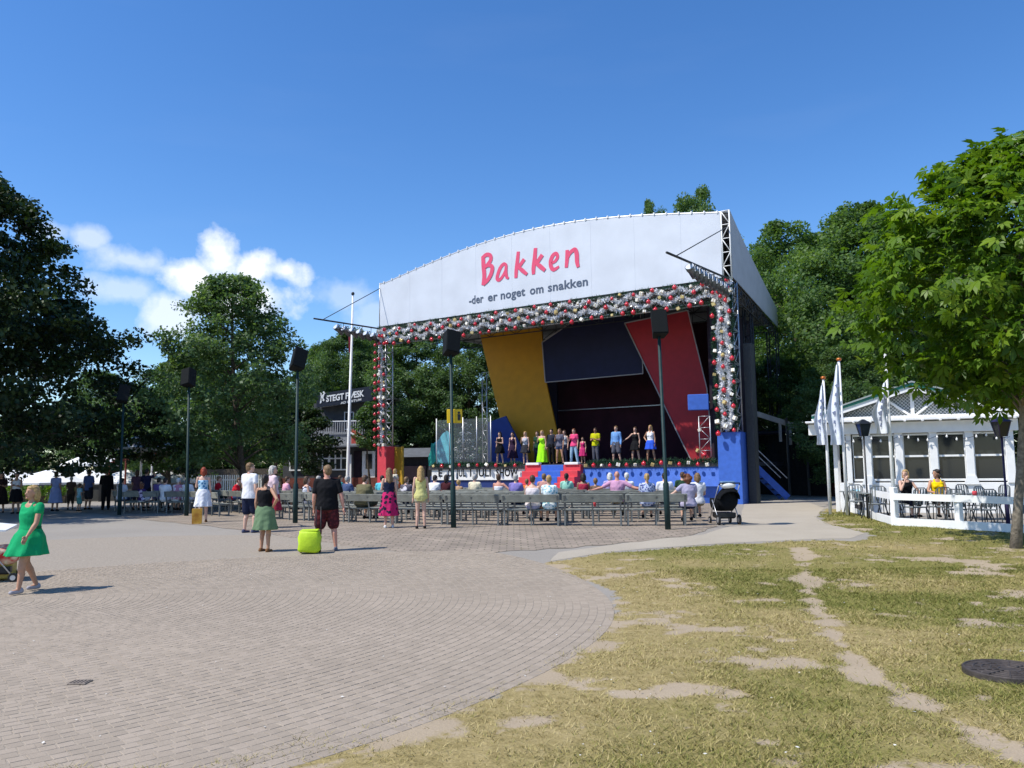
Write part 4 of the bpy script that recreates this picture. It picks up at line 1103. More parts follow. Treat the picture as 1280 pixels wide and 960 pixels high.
speaker_pole(567, 660, 414, .5, .18, 'loudspeaker pole carrying a small yellow sign, left of the stage steps', True, lean=-.012)
speaker_pole(369, 654, 436, .6, .30, 'loudspeaker pole with a tilted cabinet beside the man in the white tee')
speaker_pole(233, 645, 461, -.4, -.2, 'loudspeaker pole beside the redhead in a sundress, against the trees', lean=-.01)
speaker_pole(149, 644, 482, .4, .15, 'leftmost loudspeaker pole, in the shade near the white parasol')

# ------------------------------------------------------------------ benches on arcs round the stage
M_bench = mat('bench_wood', (.20, .205, .175), .75, .2, 5, bump=.25, bscale=20, obvar=.22)
M_bsteel = mat('bench_iron', (.17, .18, .175), .5, .15, 10, metal=.3)
BW = 1.66
def make_bench():
    r_ = thing('bench', 'x', 'bench')
    for z, y, hgt in ((.75, .225, .215),):
        MB().box((0, y, z), (BW - .03, .035, hgt), bev=.008, rot=Matrix.Rotation(R(-9), 3, 'X')).build('back_board', M_bench, r_)
    for k, y in enumerate((-.20, -.075, .05)):
        MB().box((0, y, .445 - k * .008), (BW - .03, .115, .035), bev=.008).build('seat_board', M_bench, r_)
    for x in (-BW / 2 + .08, BW / 2 - .08):
        mb = MB(); mb.bar((x, -.22, 0), (x, -.20, .42), .045, .04); mb.bar((x, .13, 0), (x, .12, .42), .045, .04); mb.bar((x, .12, .40), (x, .265, .84), .045, .035); mb.bar((x, -.24, .405), (x, .14, .395), .045, .03)
        mb.bar((x, -.22, .06), (x, .13, .06), .03, .03)
        mb.build('leg_frame', M_bsteel, r_)
    mb = MB(); mb.bar((0, -.2, 0), (0, -.18, .42), .035, .035); mb.bar((0, .12, .38), (0, .25, .80), .035, .025); mb.bar((0, .10, 0), (0, .10, .42), .035, .035); mb.bar((0, -.22, .40), (0, .14, .40), .034, .03); mb.build('leg_frame', M_bsteel, r_)
    return r_
bench0 = make_bench(); bench_rec = [(c, []) for c in kids(bench0)]
ORD = ['', 'second ', 'third ', 'fourth ', 'fifth ', 'sixth ', 'seventh ', 'eighth ', 'ninth ', 'tenth ', 'eleventh ', 'twelfth ', 'thirteenth ', 'fourteenth ', 'fifteenth ']
ROWN = ['rearmost', 'second rearmost', 'third rearmost', 'fourth rearmost', 'fifth rearmost', 'sixth rearmost', 'seventh rearmost']
RAD = [22.3, 20.95, 19.6, 18.25, 16.9, 15.55, 14.2]
BENCH = {}; first = True
rb = random.Random(5)
def bench_pos(row, a):           # position and facing on arc angle a (radians)
    return ST.x + RAD[row] * math.cos(a), ST.y + RAD[row] * math.sin(a)
for row, rad in enumerate(RAD):
    st = BW * 1.015 / rad; a = R(-95.6 + row * .9) - (row % 2) * .008; k = 0
    while a > R(-153):
        x, y = bench_pos(row, a)
        aisle = abs(a - R(-133)) < st * .5
        if not aisle and y < 36.5:
            lb = 'weathered grey-green plank bench, %sfrom the right in the %s row' % ('first ' if k == 0 else ORD[k], ROWN[row])
            loc = (x, y, g1(y)); rz = a - PI / 2 + rb.uniform(-.03, .03)      # bench front (-y local) looks to the stage
            if first: bench0.location = loc; bench0.rotation_euler = (0, 0, rz); bench0['label'] = lb; bench0['group'] = 'benches in curved rows before the stage'; first = False
            else: dup(bench0, bench_rec, loc, rz, lb, 'benches in curved rows before the stage')
            BENCH[(row, k)] = (x, y, a); k += 1
        a -= st

LB = []
for i, (u, Y_, lb) in enumerate(((181, 32.0, 'plank bench at the left under the white shirts, nearer the rounded tree shade edge'), (234, 31.5, 'plank bench at the left behind the redhead in a sundress'), (168, 33.6, 'plank bench behind the leftmost front bench, in the shade'), (218, 33.2, 'plank bench between the shaded bench and the picket fence'))):
    q = gx(u, Y_); dup(bench0, bench_rec, q, PI - .22, lb, 'benches at the left of the seating'); LB.append(q)
# ------------------------------------------------------------------ white pavilion restaurant
PV = Vector((11.02, 26.6, g1(26.6))); PA = -.40
PVW, AX = 4.72, 2.02
M_wp = mat('pavilion_white', (.84, .84, .82), .55, .05, 4, bump=.05, bscale=15)
M_wgreen = mat('fascia_green', (.03, .20, .14), .5, .1, 4)
M_win = bpy.data.materials.new('window_glass'); M_win.use_nodes = True; b = M_win.node_tree.nodes['Principled BSDF']
b.inputs['Base Color'].default_value = (.022, .027, .031, 1); b.inputs['Roughness'].default_value = .08; b.inputs['Specular IOR Level'].default_value = .45
pav = thing('pavilion', 'white wooden restaurant pavilion with green-edged gable and lattice', 'building', PV, PA)
BM, SI = 2.52, 1.02
MB().box((PVW / 2, 3.0, 1.4), (PVW - .1, 5.9, 2.8)).build('inner_wall', mat('inner_dark', (.035, .035, .035), .9, .2, 3), pav)
MB().box((PVW / 2 - .1, .0, .48), (PVW + .3, .12, .96), bev=.01).build('plinth_wall', M_wp, pav)
wx = [0.05, 0.72, 1.55, 2.53, 3.58, 4.72]
wx = [.06, .62, 1.56, 2.54, 3.54, 4.62]
for x in wx:
    MB().box((x, -.03, 1.75), (.23 if x > .1 else .16, .16, 1.62), bev=.012).build('column', M_wp, pav)
    if .1 < x < 4.6: MB().prism([(x - .22, -.13, .9), (x + .22, -.13, .9), (x + .12, -.13, 1.18), (x - .12, -.13, 1.18)], (0, .06, 0)).build('column_foot', M_wp, pav)
for i in range(5):
    a, c = wx[i] + .12, wx[i + 1] - .12
    wn = MB().box(((a + c) / 2, .02, SI + .02), (c - a, .12, .07), bev=.008).build('window', M_wp, pav)
    mb = MB(); mb.box(((a + c) / 2, .02, 1.80), (c - a, .07, .06)); mb.box(((a + c) / 2, .02, BM - .03), (c - a, .07, .06)); mb.box((a + .012, .02, 1.76), (.024, .07, 1.45)); mb.box((c - .012, .02, 1.76), (.024, .07, 1.45)); mb.build('frame', M_wp, wn)
    MB().box(((a + c) / 2, .035, 1.42), (c - a - .045, .015, .72)).build('pane', M_win, wn); MB().box(((a + c) / 2, .037, 2.15), (c - a - .045, .015, .66)).build('pane', M_win, wn)
    MB().prism([(a + .1, .10, 1.05), (a + .3, .10, 1.05), (a + .18, .10, 2.45), (a + .1, .10, 2.45)], (0, .02, 0)).build('curtain', mat('curtain_grey', (.10, .10, .10), .9, .2, 8), wn)
MB().box((PVW / 2 - .5, -.06, 2.72), (PVW + 1.3, .26, .36), bev=.01).build('beam', M_wp, pav)
MB().box((PVW / 2 - .5, -.22, 2.96), (PVW + 1.45, .5, .06), bev=.01).build('cornice', M_wp, pav)
for k in range(12): MB().box((-.75 + k * .5, -.50, 2.93), (.07, .20, .08), bev=.008).build('rafter_tail', M_wp, pav)
# gable with lattice
EL, ER, ZE, ZA = -1.02, 5.10, 3.02, 4.0
def rz_(x): return ZE + (ZA - ZE) * (1 - abs(x - AX) / (AX - EL))
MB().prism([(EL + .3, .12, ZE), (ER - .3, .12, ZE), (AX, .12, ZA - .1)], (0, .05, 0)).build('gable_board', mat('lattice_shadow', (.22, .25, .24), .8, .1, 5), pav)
mb = MB()
for k in range(-8, 70):
    for sgn in (1, -1):
        x0 = EL + k * .11; pts = []
        for q in range(25):
            x = x0 + sgn * q * .05; z = ZE + .06 + q * .05
            if EL + .35 < x < ER - .35 and z < rz_(x) - .1: pts.append((x, z))
        if len(pts) > 1: mb.bar((pts[0][0], .095 - .008 * sgn, pts[0][1]), (pts[-1][0], .095 - .008 * sgn, pts[-1][1]), .012, .028, up=(0, 1, 0))
lat = mb.build('lattice', M_wp, pav); tag(lat, kind='stuff')
mb = MB(); mb.box((AX, .05, (ZE + ZA) / 2 - .03), (.11, .07, ZA - ZE - .1)); mb.build('king_post', M_wp, pav)
for sgn in (-1, 1):
    MB().bar((AX + sgn * .06, .05, ZE + .08), (AX + sgn * .75, .05, ZE + .62), .07, .09, up=(0, 1, 0)).build('gable_brace', M_wp, pav)
    e = EL if sgn < 0 else ER
    MB().bar((e, -.20, rz_(EL) - .02), (AX, -.20, ZA - .02), .06, .15).build('barge_board', M_wp, pav)
    MB().bar((e, -.22, rz_(EL) + .10), (AX, -.22, ZA + .10), .09, .09).build('fascia', M_wgreen, pav)
    MB().prism([(e, -.3, ZE + .14), (AX, -.3, ZA + .15), (AX, 6.4, ZA + .15), (e, 6.4, ZE + .14)], (0, 0, .05)).build('roof_slope', mat('roof_felt', (.32, .36, .35), .8, .1, 2), pav)
MB().box((PVW / 2 - .5, -.05, ZE + .04), (PVW + .9, .2, .09)).build('gable_sill', M_wp, pav)
for k in range(4):
    y = .35 + k * 1.45
    MB().box((-.36, y, 1.3), (.13, .13, 2.65), bev=.01).build('porch_post', M_wp, pav)
MB().box((-.36, 2.8, 2.72), (.16, 5.6, .3)).build('porch_beam', M_wp, pav)
MB().box((-.02, 3.0, .5), (.06, 5.6, 1.0)).build('side_wall', M_wp, pav)
MB().box((-.02, 3.0, 1.75), (.05, 5.6, 1.45)).build('side_glazing', M_win, pav)
for k in range(5): MB().box((-.06, .3 + k * 1.35, 1.75), (.08, .14, 1.5)).build('mullion', M_wp, pav)
# string of bulbs under the beam
sg = thing('string_lights', 'string of white bulbs looped under the pavilion beam', 'string lights', PV, PA)
pts = [(-.5 + k * .09, -.22, 2.50 - .18 * math.sin(PI * ((k * .09 / 1.1) % 1))) for k in range(58)]
MB().tube(pts, .006, 4).build('wire', M_black, sg)
bl = None
for k in range(2, 58, 3):
    if bl is None: q = MB().ell((0, 0, -.04), (.032, .032, .04), 8, 6).tube([(0, 0, -.01), (0, 0, .03)], .015, 6).build('bulb', M_white, sg, True); bl = q
    else: q = obj('bulb', bl.data, sg)
    q.location = pts[k]

# fence round the terrace
FP = [gp(1039, 636), gp(1081, 647), gp(1115, 656), gp(1190, 663), gp(1257, 668), gp(1330, 674)]
FP = [Vector((11.25, 27.3, 0)), Vector((10.45, 23.8, 0)), Vector((9.85, 21.0, 0)), Vector((10.9, 19.9, 0)), Vector((12.25, 18.6, 0)), Vector((13.7, 17.3, 0))]
for q in FP: q.z = g1(q.y)
fn = thing('terrace_fence', 'low white two-rail fence curving round the pavilion terrace', 'fence', FP[2])
B0 = FP[2]
for i, q in enumerate(FP):
    d = q - B0; hh = .98 if i not in (3,) else .80
    MB().box((d.x, d.y, d.z + hh / 2 - .04), (.15, .15, hh + .08), bev=.015, rot=Matrix.Rotation(.35, 3, 'Z')).build('post', M_wp, fn)
for i in range(len(FP) - 1):
    a, c = FP[i] - B0, FP[i + 1] - B0; n_ = (c - a).normalized(); 
    for z, hgt in ((.74, .17), (.10, .20)):
        MB().bar(a + Vector((0, 0, z)) - n_ * .02 + Vector((-.04, -.09, 0)), c + Vector((0, 0, z)) - n_ * .02 + Vector((-.04, -.09, 0)), .05, hgt).build('rail', M_wp, fn)
mid = (FP[0].lerp(FP[1], .62)) - B0
dr_ = (FP[1] - FP[0]).normalized(); rot = Matrix.Rotation(math.atan2(dr_.y, dr_.x), 3, 'Z')
sb = MB().box(mid + Vector((-.1, -.05, .42)), (.95, .05, .46), rot=rot, bev=.01).build('notice_board', mat('board_dark', (.03, .03, .04), .6, .2, 8), fn)
mb = MB()
for r0 in (.52, .36):
    pts = [mid + Vector((-.135, -.06, r0)) + rot @ Vector((-.34 + k * .03, 0, .035 * math.sin(k * 2.3) + .02 * math.sin(k * 5.1))) for k in range(23)]
    mb.tube(pts, .011, 4)
mb.build('chalk_script', M_white, sb)

# banner flags
M_flag = mat('flag_cloth', (.72, .76, .82), .8, .08, 6, bump=.25, bscale=9)
M_knob = mat('flag_knob', (.55, .16, .03), .35, .1, 4, metal=.4)
def banner_flag(u, Y_, vtop, v0, v1, side, wdt, label):
    p = gx(u, Y_); h = at(u, vtop, Y_).z - p.z
    r_ = thing('banner_flag', label, 'flag', p, 0, 'drooping flags at the terrace')
    MB().tube([(0, 0, -.05), (0, 0, h - .08)], [.055, .035], 8).build('pole', M_wp, r_, True)
    MB().ell((0, 0, h - .03), (.085, .085, .055), 10, 6).build('knob', M_knob, r_, True)
    z0, z1 = at(u, v0, Y_).z - p.z, at(u, v1, Y_).z - p.z
    mb = MB(); n = 18; rows = []
    for i in range(n + 1):
        k = i / n; z = z0 + (z1 - z0) * k; wq = wdt * (.12 + .88 * min(1, k * 1.5)) * (1 - .12 * math.sin(k * 9)); row = []
        for j in range(9):
            s = j / 8; row.append((side * (.04 + wq * s), -.02 + .09 * math.sin(s * 8 + k * 3) * (.3 + k), z - .12 * s * (1 - k)))
        rows.append(row)
    vs_ = [q for r0 in rows for q in r0]; fs_ = [(i * 9 + j, i * 9 + j + 1, (i + 1) * 9 + j + 1, (i + 1) * 9 + j) for i in range(n) for j in range(8)]
    o_ = len(vs_); vs2 = [(x, y + .012, z) for x, y, z in vs_]
    mb.add(vs_ + vs2, fs_ + [tuple(o_ + q for q in reversed(f)) for f in fs_])
    fl = mb.build('cloth', M_flag, r_, True, fixn=False)
    mb = MB()
    for i in range(5, n - 2, 2):
        x, y, z = rows[i][4]; mb.box((x, y - .03, z), (.05 + .03 * (i % 3), .01, .10), rot=Matrix.Rotation(.5 * math.sin(i), 3, 'Y'))
    mb.build('print', mat('flag_print', (.30, .34, .48), .8, .1, 8), fl)
    return r_
banner_flag(1035, 25.4, 471, 478, 556, -1, .34, 'leftmost drooping white banner flag beside the dark shed')
banner_flag(1056, 25.0, 448, 452, 556, -1, .44, 'middle white banner flag on a pole at the terrace end')
banner_flag(1115, 21.15, 410, 474, 542, -1, .42, 'tallest white flag hanging limp at the fence corner')
# lantern posts
def lantern(u, Y_, vtop, mt, label):
    p = gx(u, Y_); h = at(u, vtop, Y_).z - p.z; r_ = thing('lantern_post', label, 'street lamp', p)
    MB().tube([(0, 0, -.05), (0, 0, .7), (0, 0, .75), (0, 0, h - .5)], [.05, .05, .028, .024], 8).build('pole', mt, r_, True)
    MB().loft([[(a * s, b_ * s, h - z) for a, b_ in ((-1, -1), (1, -1), (1, 1), (-1, 1))] for s, z in ((.08, .5), (.15, .14))]).build('glass', M_win, r_)
    MB().loft([[(a * s, b_ * s, h - z) for a, b_ in ((-1, -1), (1, -1), (1, 1), (-1, 1))] for s, z in ((.19, .14), (.07, .04), (.02, 0))]).build('cap', mt, r_)
    for a, b_ in ((-1, -1), (1, -1), (1, 1), (-1, 1)): MB().bar((a * .085, b_ * .085, h - .5), (a * .155, b_ * .155, h - .14), .018).build('bar', mt, r_)
lantern(1082, 23.6, 524, M_black, 'black lantern post between the flags and the pavilion windows')
lantern(1255, 19.6, 520, mat('lamp_purple', (.03, .02, .07), .4, .1, 5), 'dark purple lamp post beside the chestnut trunk')

# terrace tables and chairs
M_iron = mat('terrace_iron', (.09, .10, .11), .5, .2, 10, metal=.4)
M_seat = mat('terrace_seat', (.20, .22, .22), .6, .15, 8)
def make_chair():
    r_ = thing('terrace_chair', 'x', 'chair')
    MB().box((0, 0, .45), (.42, .42, .03), bev=.01).build('seat', M_seat, r_)
    for k in range(5): MB().box((-.16 + k * .08, .21 + .02, .72), (.035, .015, .42), rot=Matrix.Rotation(R(-8), 3, 'X')).build('back_slat', M_seat, r_)
    MB().tube([(-.21, .2, .45), (-.2, .24, .88), (-.12, .25, .95), (.12, .25, .95), (.2, .24, .88), (.21, .2, .45)], .014, 6).build('back_frame', M_iron, r_, True)
    for x in (-.19, .19):
        for y in (-.19, .19): MB().tube([(x, y, .44), (x * 1.12, y * 1.15, 0)], .013, 5).build('leg', M_iron, r_, True)
        MB().tube([(x * 1.1, .2, .66), (x * 1.15, -.05, .67), (x * 1.15, -.19, .62), (x * 1.05, -.19, .45)], .012, 5).build('armrest', M_iron, r_, True)
    return r_
def make_table():
    r_ = thing('terrace_table', 'x', 'table')
    MB().box((0, 0, .72), (1.15, .72, .035), bev=.01).build('tabletop', M_seat, r_)
    for sx in (-1, 1):
        for sy in (-1, 1): MB().tube([(sx * .48, sy * .28, .70), (sx * .36, sy * .30, .36), (sx * .5, sy * .3, 0)], .018, 6).build('leg', M_iron, r_, True)
    MB().tube([(-.4, 0, .4), (.4, 0, .4)], .014, 5).build('stretcher', M_iron, r_, True)
    return r_
ch0, tb0 = make_chair(), make_table(); ch_r = [(c, []) for c in kids(ch0)]; tb_r = [(c, []) for c in kids(tb0)]
TB = [(1100, 23.6, .3, 'terrace table behind the fence corner post, below the lantern'), (1150, 22.0, .2, 'terrace table where the blond and dark-haired women sit'), (1208, 20.9, .25, 'terrace table nearest the chestnut trunk'),
      (1075, 25.2, .5, 'terrace table at the far end near the flag poles'), (1222, 22.6, .1, 'rear terrace table below the right pavilion windows')]
CHR = [(1094, 23.0, 2.9, 'terrace chair with its back to the fence corner'), (1122, 23.9, -1.2, 'terrace chair at the table under the lantern'), (1172, 21.3, 3.1, 'terrace chair behind the woman in yellow, back to the lawn'),
       (1140, 21.2, 3.4, 'terrace chair in front of the blond woman'), (1190, 20.2, 2.8, 'terrace chair left of the nearest table'), (1225, 20.0, 3.3, 'terrace chair right of the nearest table'),
       (1232, 21.5, .4, 'terrace chair beyond the nearest table'), (1208, 23.3, .2, 'terrace chair against the pavilion wall'), (1244, 22.4, -1.4, 'terrace chair beside the chestnut trunk'), (1068, 24.5, 2.7, 'terrace chair at the far end by the notice board'),
       (1131, 22.75, .1, 'terrace chair the blond woman sits on'), (1170, 22.65, -.2, 'terrace chair the woman in yellow sits on')]
for i, (u, y, a, lb) in enumerate(TB):
    if i == 0: tb0.location = gx(u, y); tb0.rotation_euler = (0, 0, a); tb0['label'] = lb; tb0['group'] = 'terrace tables'
    else: dup(tb0, tb_r, gx(u, y), a, lb, 'terrace tables')
for i, (u, y, a, lb) in enumerate(CHR):
    if i == 0: ch0.location = gx(u, y); ch0.rotation_euler = (0, 0, a); ch0['label'] = lb; ch0['group'] = 'terrace chairs'
    else: dup(ch0, ch_r, gx(u, y), a, lb, 'terrace chairs')
def small_on(u, y, z, mbx, name, mt, label, cat):
    o = mbx.build(name, mt, None, True); o.location = gx(u, y) + Vector((0, 0, z)); return tag(o, label, cat)
small_on(1216, 20.85, .74, MB().tube([(0, 0, 0), (0, 0, .10), (0, 0, .12)], [.05, .06, .045], 10), 'table_pot', M_redb, 'small red pot on the nearest terrace table', 'pot')
small_on(1152, 22.0, .74, MB().tube([(0, 0, 0), (0, 0, .11)], [.03, .04], 10), 'cup', M_white, 'white cup on the table between the two seated women', 'cup')
small_on(1076, 25.2, .74, MB().box((0, 0, .02), (.6, .5, .02), bev=.006).prism([(-.3, -.26, .03), (.3, -.26, .03), (.3, -.26, -.16), (-.3, -.26, -.2)], (0, .01, 0)), 'table_cloth', mat('cloth_lightblue', (.25, .5, .62), .7, .1, 8), 'light blue cloth on the far terrace table', 'tablecloth')

# ------------------------------------------------------------------ flagpole in front of the restaurant
p = gx(434, 46); h = at(443, 365, 46).z
fp = thing('flagpole', 'tall white flagpole in front of the restaurant left of the stage', 'flagpole', p); fp.rotation_euler = (0, .02, 0)
MB().tube([(0, 0, -.1), (0, 0, 1), (0, 0, h - .2)], [.105, .095, .045], 10).build('pole', M_white, fp, True)
MB().ell((0, 0, h - .1), (.1, .1, .11), 10, 7).build('finial', M_dksteel, fp, True)
MB().prism([(-.06, -.04, h - 2.3), (-.18, -.1, h - 2.5), (-.12, -.08, h - 3.6), (-.06, -.04, h - 3.5)], (.03, .03, 0)).build('pennant', M_redb, fp)
MB().tube([(.1, -.03, 1.2), (.07, -.03, h - .3)], .008, 4).build('halyard', M_white, fp)
MB().box((0, 0, .4), (.4, .4, .9), bev=.03).build('foot_clamp', M_white, fp)

# ------------------------------------------------------------------ restaurant with the white lettered sign
RY = 54.0
q0 = gx(352, RY + 1.5); q1 = gx(497, RY); ra_ = math.atan2((q1 - q0).y, (q1 - q0).x)
rst = thing('restaurant', 'dark two-storey restaurant with a white lettered sign on its roof', 'building', q0, ra_)
pxm = 145 / (q1 - q0).length     # pixels per metre
def rx(u): return (u - 352) / pxm
def rzv(v): return at(430, v, RY).z
M_brick = mat('restaurant_brick', (.16, .045, .03), .8, .3, 3); M_rgrey = mat('restaurant_wood', (.06, .062, .066), .7, .2, 3); M_roofg = mat('slate_roof', (.10, .11, .125), .7, .15, 3)
zr = rzv(557); Wr = rx(497)
MB().box((Wr / 2, 2.5, .55), (Wr, 5, 1.1)).build('brick_base', M_brick, rst)
MB().box((Wr / 2, 2.6, zr / 2 + .3), (Wr, 4.8, zr - .6)).build('wall', M_rgrey, rst)
for (u0, u1, v0, v1) in ((388, 411, 562, 587), (412, 434, 562, 587), (362, 385, 562, 587)):
    a, c, z0, z1 = rx(u0), rx(u1), rzv(v1), rzv(v0)
    wn = MB().box(((a + c) / 2, .17, (z0 + z1) / 2), (c - a - .06, .03, z1 - z0)).build('window', M_win, rst)
    mb = MB()
    for k in range(4): mb.box((a + (c - a) * k / 3, .1, (z0 + z1) / 2), (.08, .08, z1 - z0 + .08))
    for z in (z0, (z0 + z1) / 2 + .1, z1): mb.box(((a + c) / 2, .09, z), (c - a + .1, .08, .09))
    mb.build('frame', M_white, wn)
dr = MB().box((rx(461), .12, rzv(588)), (rx(469) - rx(453), .12, rzv(562) - rzv(610)), bev=.01).build('door', M_white, rst)
MB().box((rx(461.5), .04, rzv(577)), (.45, .04, 1.0)).build('door_pane', M_win, dr)
MB().box((rx(447), .12, rzv(588)), (.5, .1, 2.6)).build('doorway', M_dark, rst)
MB().box((rx(440.5), -.2, 1.3), (.14, .14, 2.7)).build('porch_post', M_white, rst)
# curved slate roof over the lower storey with a red arched edge
rows = [(0, -.7, zr), (0, -.5, zr + .25), (0, .3, zr + .8), (0, 1.5, zr + 1.15)]
MB().prism([Vector((rx(372), y, z)) for _, y, z in rows] + [Vector((rx(372), 1.5, zr - .05)), Vector((rx(372), -.7, zr - .1))], (rx(466) - rx(372), 0, 0)).build('lower_roof', M_roofg, rst)
mb = MB(); ar = [(rx(440) + k * .22, zr + 1.1 - .9 * (k / 9) ** .6) for k in range(10)]
for i in range(9): mb.bar((ar[i][0], -.75, ar[i][1]), (ar[i + 1][0], -.75, ar[i + 1][1]), .08, .14, up=(0, 1, 0))
mb.build('roof_edge', M_white, rst)
MB().prism([(rx(444), -.6, zr), (rx(466), -.6, zr), (rx(464), -.6, zr + .35), (rx(444), -.6, zr + 1.1)], (0, .4, 0)).build('roof_panel', mat('roof_red', (.42, .07, .05), .7, .15, 5), rst)
zu = rzv(506)
MB().box((rx(430), 2.8, (zr + zu) / 2 + .3), (rx(480) - rx(385), 3.2, zu - zr)).build('upper_wall', M_rgrey, rst)
wn = MB().box((rx(429), 1.16, rzv(524)), (.62, .05, 1.2)).build('window', M_win, rst)
mb = MB()
for k in range(3): mb.box((rx(429) - .32 + k * .32, 1.1, rzv(524)), (.06, .06, 1.25))
for k in range(3): mb.box((rx(429), 1.1, rzv(524) - .6 + k * .6), (.7, .06, .06))
mb.build('frame', M_white, wn)
MB().prism([(rx(392), .6, zu), (rx(478), .6, zu + .55), (rx(478), 4.6, zu + .6), (rx(392), 4.6, zu + .05)], (0, 0, .14)).build('upper_roof', M_white, rst)
bz = rzv(541)
for k in range(26): MB().box((rx(398) + k * (rx(468) - rx(398)) / 25, -.1, bz + .4), (.05, .04, .8)).build('baluster', mat('baluster_shaded', (.36, .37, .38), .6, .1, 5), rst)  # white balusters, with the shade on them put into the grey colour
MB().box((rx(433), -.1, bz + .82), (rx(470) - rx(396), .08, .07)).build('balcony_rail', M_white, rst)
sz0, sz1 = rzv(505), rzv(484)
sgn = MB().prism([(rx(393), .3, sz0 - .1), (rx(463), .3, sz0 + .25), (rx(463), .3, sz1 + .12), (rx(393), .3, sz1 - .30)], (0, .12, 0)).build('sign_board', mat('sign_navy', (.012, .016, .028), .5, .15, 5), rst)
place_text('STEGT FLÆSK', (rx(405.5), .3, rzv(500.2)), (rx(453.5), .3, rzv(494.2)), .42, M_white, sgn, 'sign_lettering', -.03, .03, .95)
place_text('AD LIBITUM', (rx(424), .3, rzv(503.6)), (rx(450), .3, rzv(499.6)), .15, M_white, sgn, 'sign_lettering', -.03, .02, 1.0)
an_ = [(0, 0), (.10, .02), (.16, .22), (.30, .14), (.36, .24), (.26, .38), (.34, .62), (.42, .70), (.38, .80), (.26, .84), (.20, .74), (.10, .70), (.0, .78), (-.04, .66), (.08, .52), (.04, .30)]
MB().prism([(rx(397.5) + x * .95, .27, rzv(502) + z * 1.0) for x, z in an_], (0, .02, 0)).build('animal_emblem', M_white, sgn)
# small dark red kiosk front seen between the left tower and the trees
p = gx(512, 52); ks = thing('kiosk', 'dark garden kiosk in the shade right of the red tower base', 'kiosk', p, -.2)
MB().box((0, 1, 1.2), (3.4, 2, 2.4)).build('wall', M_tar, ks); MB().prism([(-2, -.3, 2.4), (2, -.3, 2.4), (1.9, 1, 3.0), (-1.9, 1, 3.0)], (0, 1.6, .0)).build('roof', M_roofg, ks)
MB().box((.3, -.03, 1.4), (1.6, .08, .9)).build('hatch', M_dark, ks)

# ------------------------------------------------------------------ café behind the left trees: parasols and low terrace wall
M_par = mat('parasol_cloth', (.80, .80, .78), .8, .04, 3)
def parasol(u, Y_, ztop, rad, label, sides=8, zlow=None):
    p = gx(u, Y_); r_ = thing('cafe_parasol', label, 'parasol', p, .3, 'white café parasols under the left trees')
    zl = zlow if zlow else ztop - .7
    ring = lambda s, z: [(s * math.cos(2 * PI * k / sides), s * math.sin(2 * PI * k / sides), z) for k in range(sides)]
    MB().loft([ring(rad, zl), ring(rad * .5, zl + (ztop - zl) * .6), ring(.05, ztop)]).build('canopy', M_par, r_)
    MB().tube([(0, 0, 0), (0, 0, ztop)], .03, 6).build('pole', M_white, r_)
    for k in range(sides): MB().bar(ring(rad, zl - .09)[k], ring(rad, zl - .09)[(k + 1) % sides], .02, .16).build('valance', M_par, r_)
    return r_
parasol(176, 38.5, at(178, 544, 38.5).z, 1.75, 'large square-cut white parasol above the standing people, left of the rounded tree', 4, at(178, 560, 38.5).z)
parasol(235, 56, at(240, 548, 56).z, 2.0, 'white parasol half hidden behind the rounded tree', 6, at(240, 560, 56).z)
for i, (u, Y_, lb) in enumerate(((15, 52, 'low white parasol at the far left edge'), (62, 50, 'low white parasol behind the woman in the blue dress'), (110, 53, 'low white parasol behind the man in the blue shirt'), (160, 51, 'low white parasol left of the second loudspeaker pole'), (205, 54, 'low white parasol behind the bench of white shirts'), (118, 60, 'higher white awning glimpsed through the leaves'))):
    parasol(u, Y_, at(u, 592 if i < 5 else 570, Y_).z + .25, 2.3, lb, 8, at(u, 603 if i < 5 else 580, Y_).z)
wl0, wl1 = gx(-20, 46), gx(248, 46)
tw = thing('terrace_wall', 'low dark timber wall closing off the café terrace', 'wall', wl0)
MB().box(((wl1 - wl0).x / 2, 0, .92), ((wl1 - wl0).x, .16, .12)).build('capping', M_tar, tw)
MB().box(((wl1 - wl0).x / 2, .02, .45), ((wl1 - wl0).x, .1, .84)).build('boarding', mat('dark_fence', (.05, .05, .045), .8, .25, 4), tw)
for k in range(10): MB().box(((wl1 - wl0).x * (k + .5) / 10, -.06, .5), (.14, .12, 1.0)).build('post', M_tar, tw)
hd0 = gx(50, 45); hv, ht = leaves(np.array([[(k % 12) * .35, (k // 12) * .3, .3 + .25 * (k % 3)] for k in range(36)]), np.full(36, .35), 90, .10, np.random.default_rng(2))
m_ = fastmesh('foliage', hv, 4, {'tone': ht}); m_.materials.append(LEAF_LIME)
hg = thing('hedge', 'small light green hedge behind the woman in the blue dress', 'hedge', hd0 - Vector((2, .8, 0))); obj('foliage', m_, hg); MB().box((2, .3, .2), (3.6, .2, .4)).build('stems', BARK, hg)
hr0 = gx(-60, 62); nC = 220; rgh = np.random.default_rng(12)
hc_ = np.stack([rgh.random(nC) * 46, rgh.random(nC) * 1.4, .3 + rgh.random(nC) * 2.6], 1); hv, ht = leaves(hc_, np.full(nC, .8), 150, .16, rgh)
m_ = fastmesh('foliage', hv, 4, {'tone': ht}); m_.materials.append(LEAF_MID)
hg = thing('hedgerow', 'long dark hedgerow closing the view behind the café parasols', 'hedge', hr0); obj('foliage', m_, hg); MB().box((23, .7, .9), (45, .3, 1.8)).build('stems', BARK, hg)
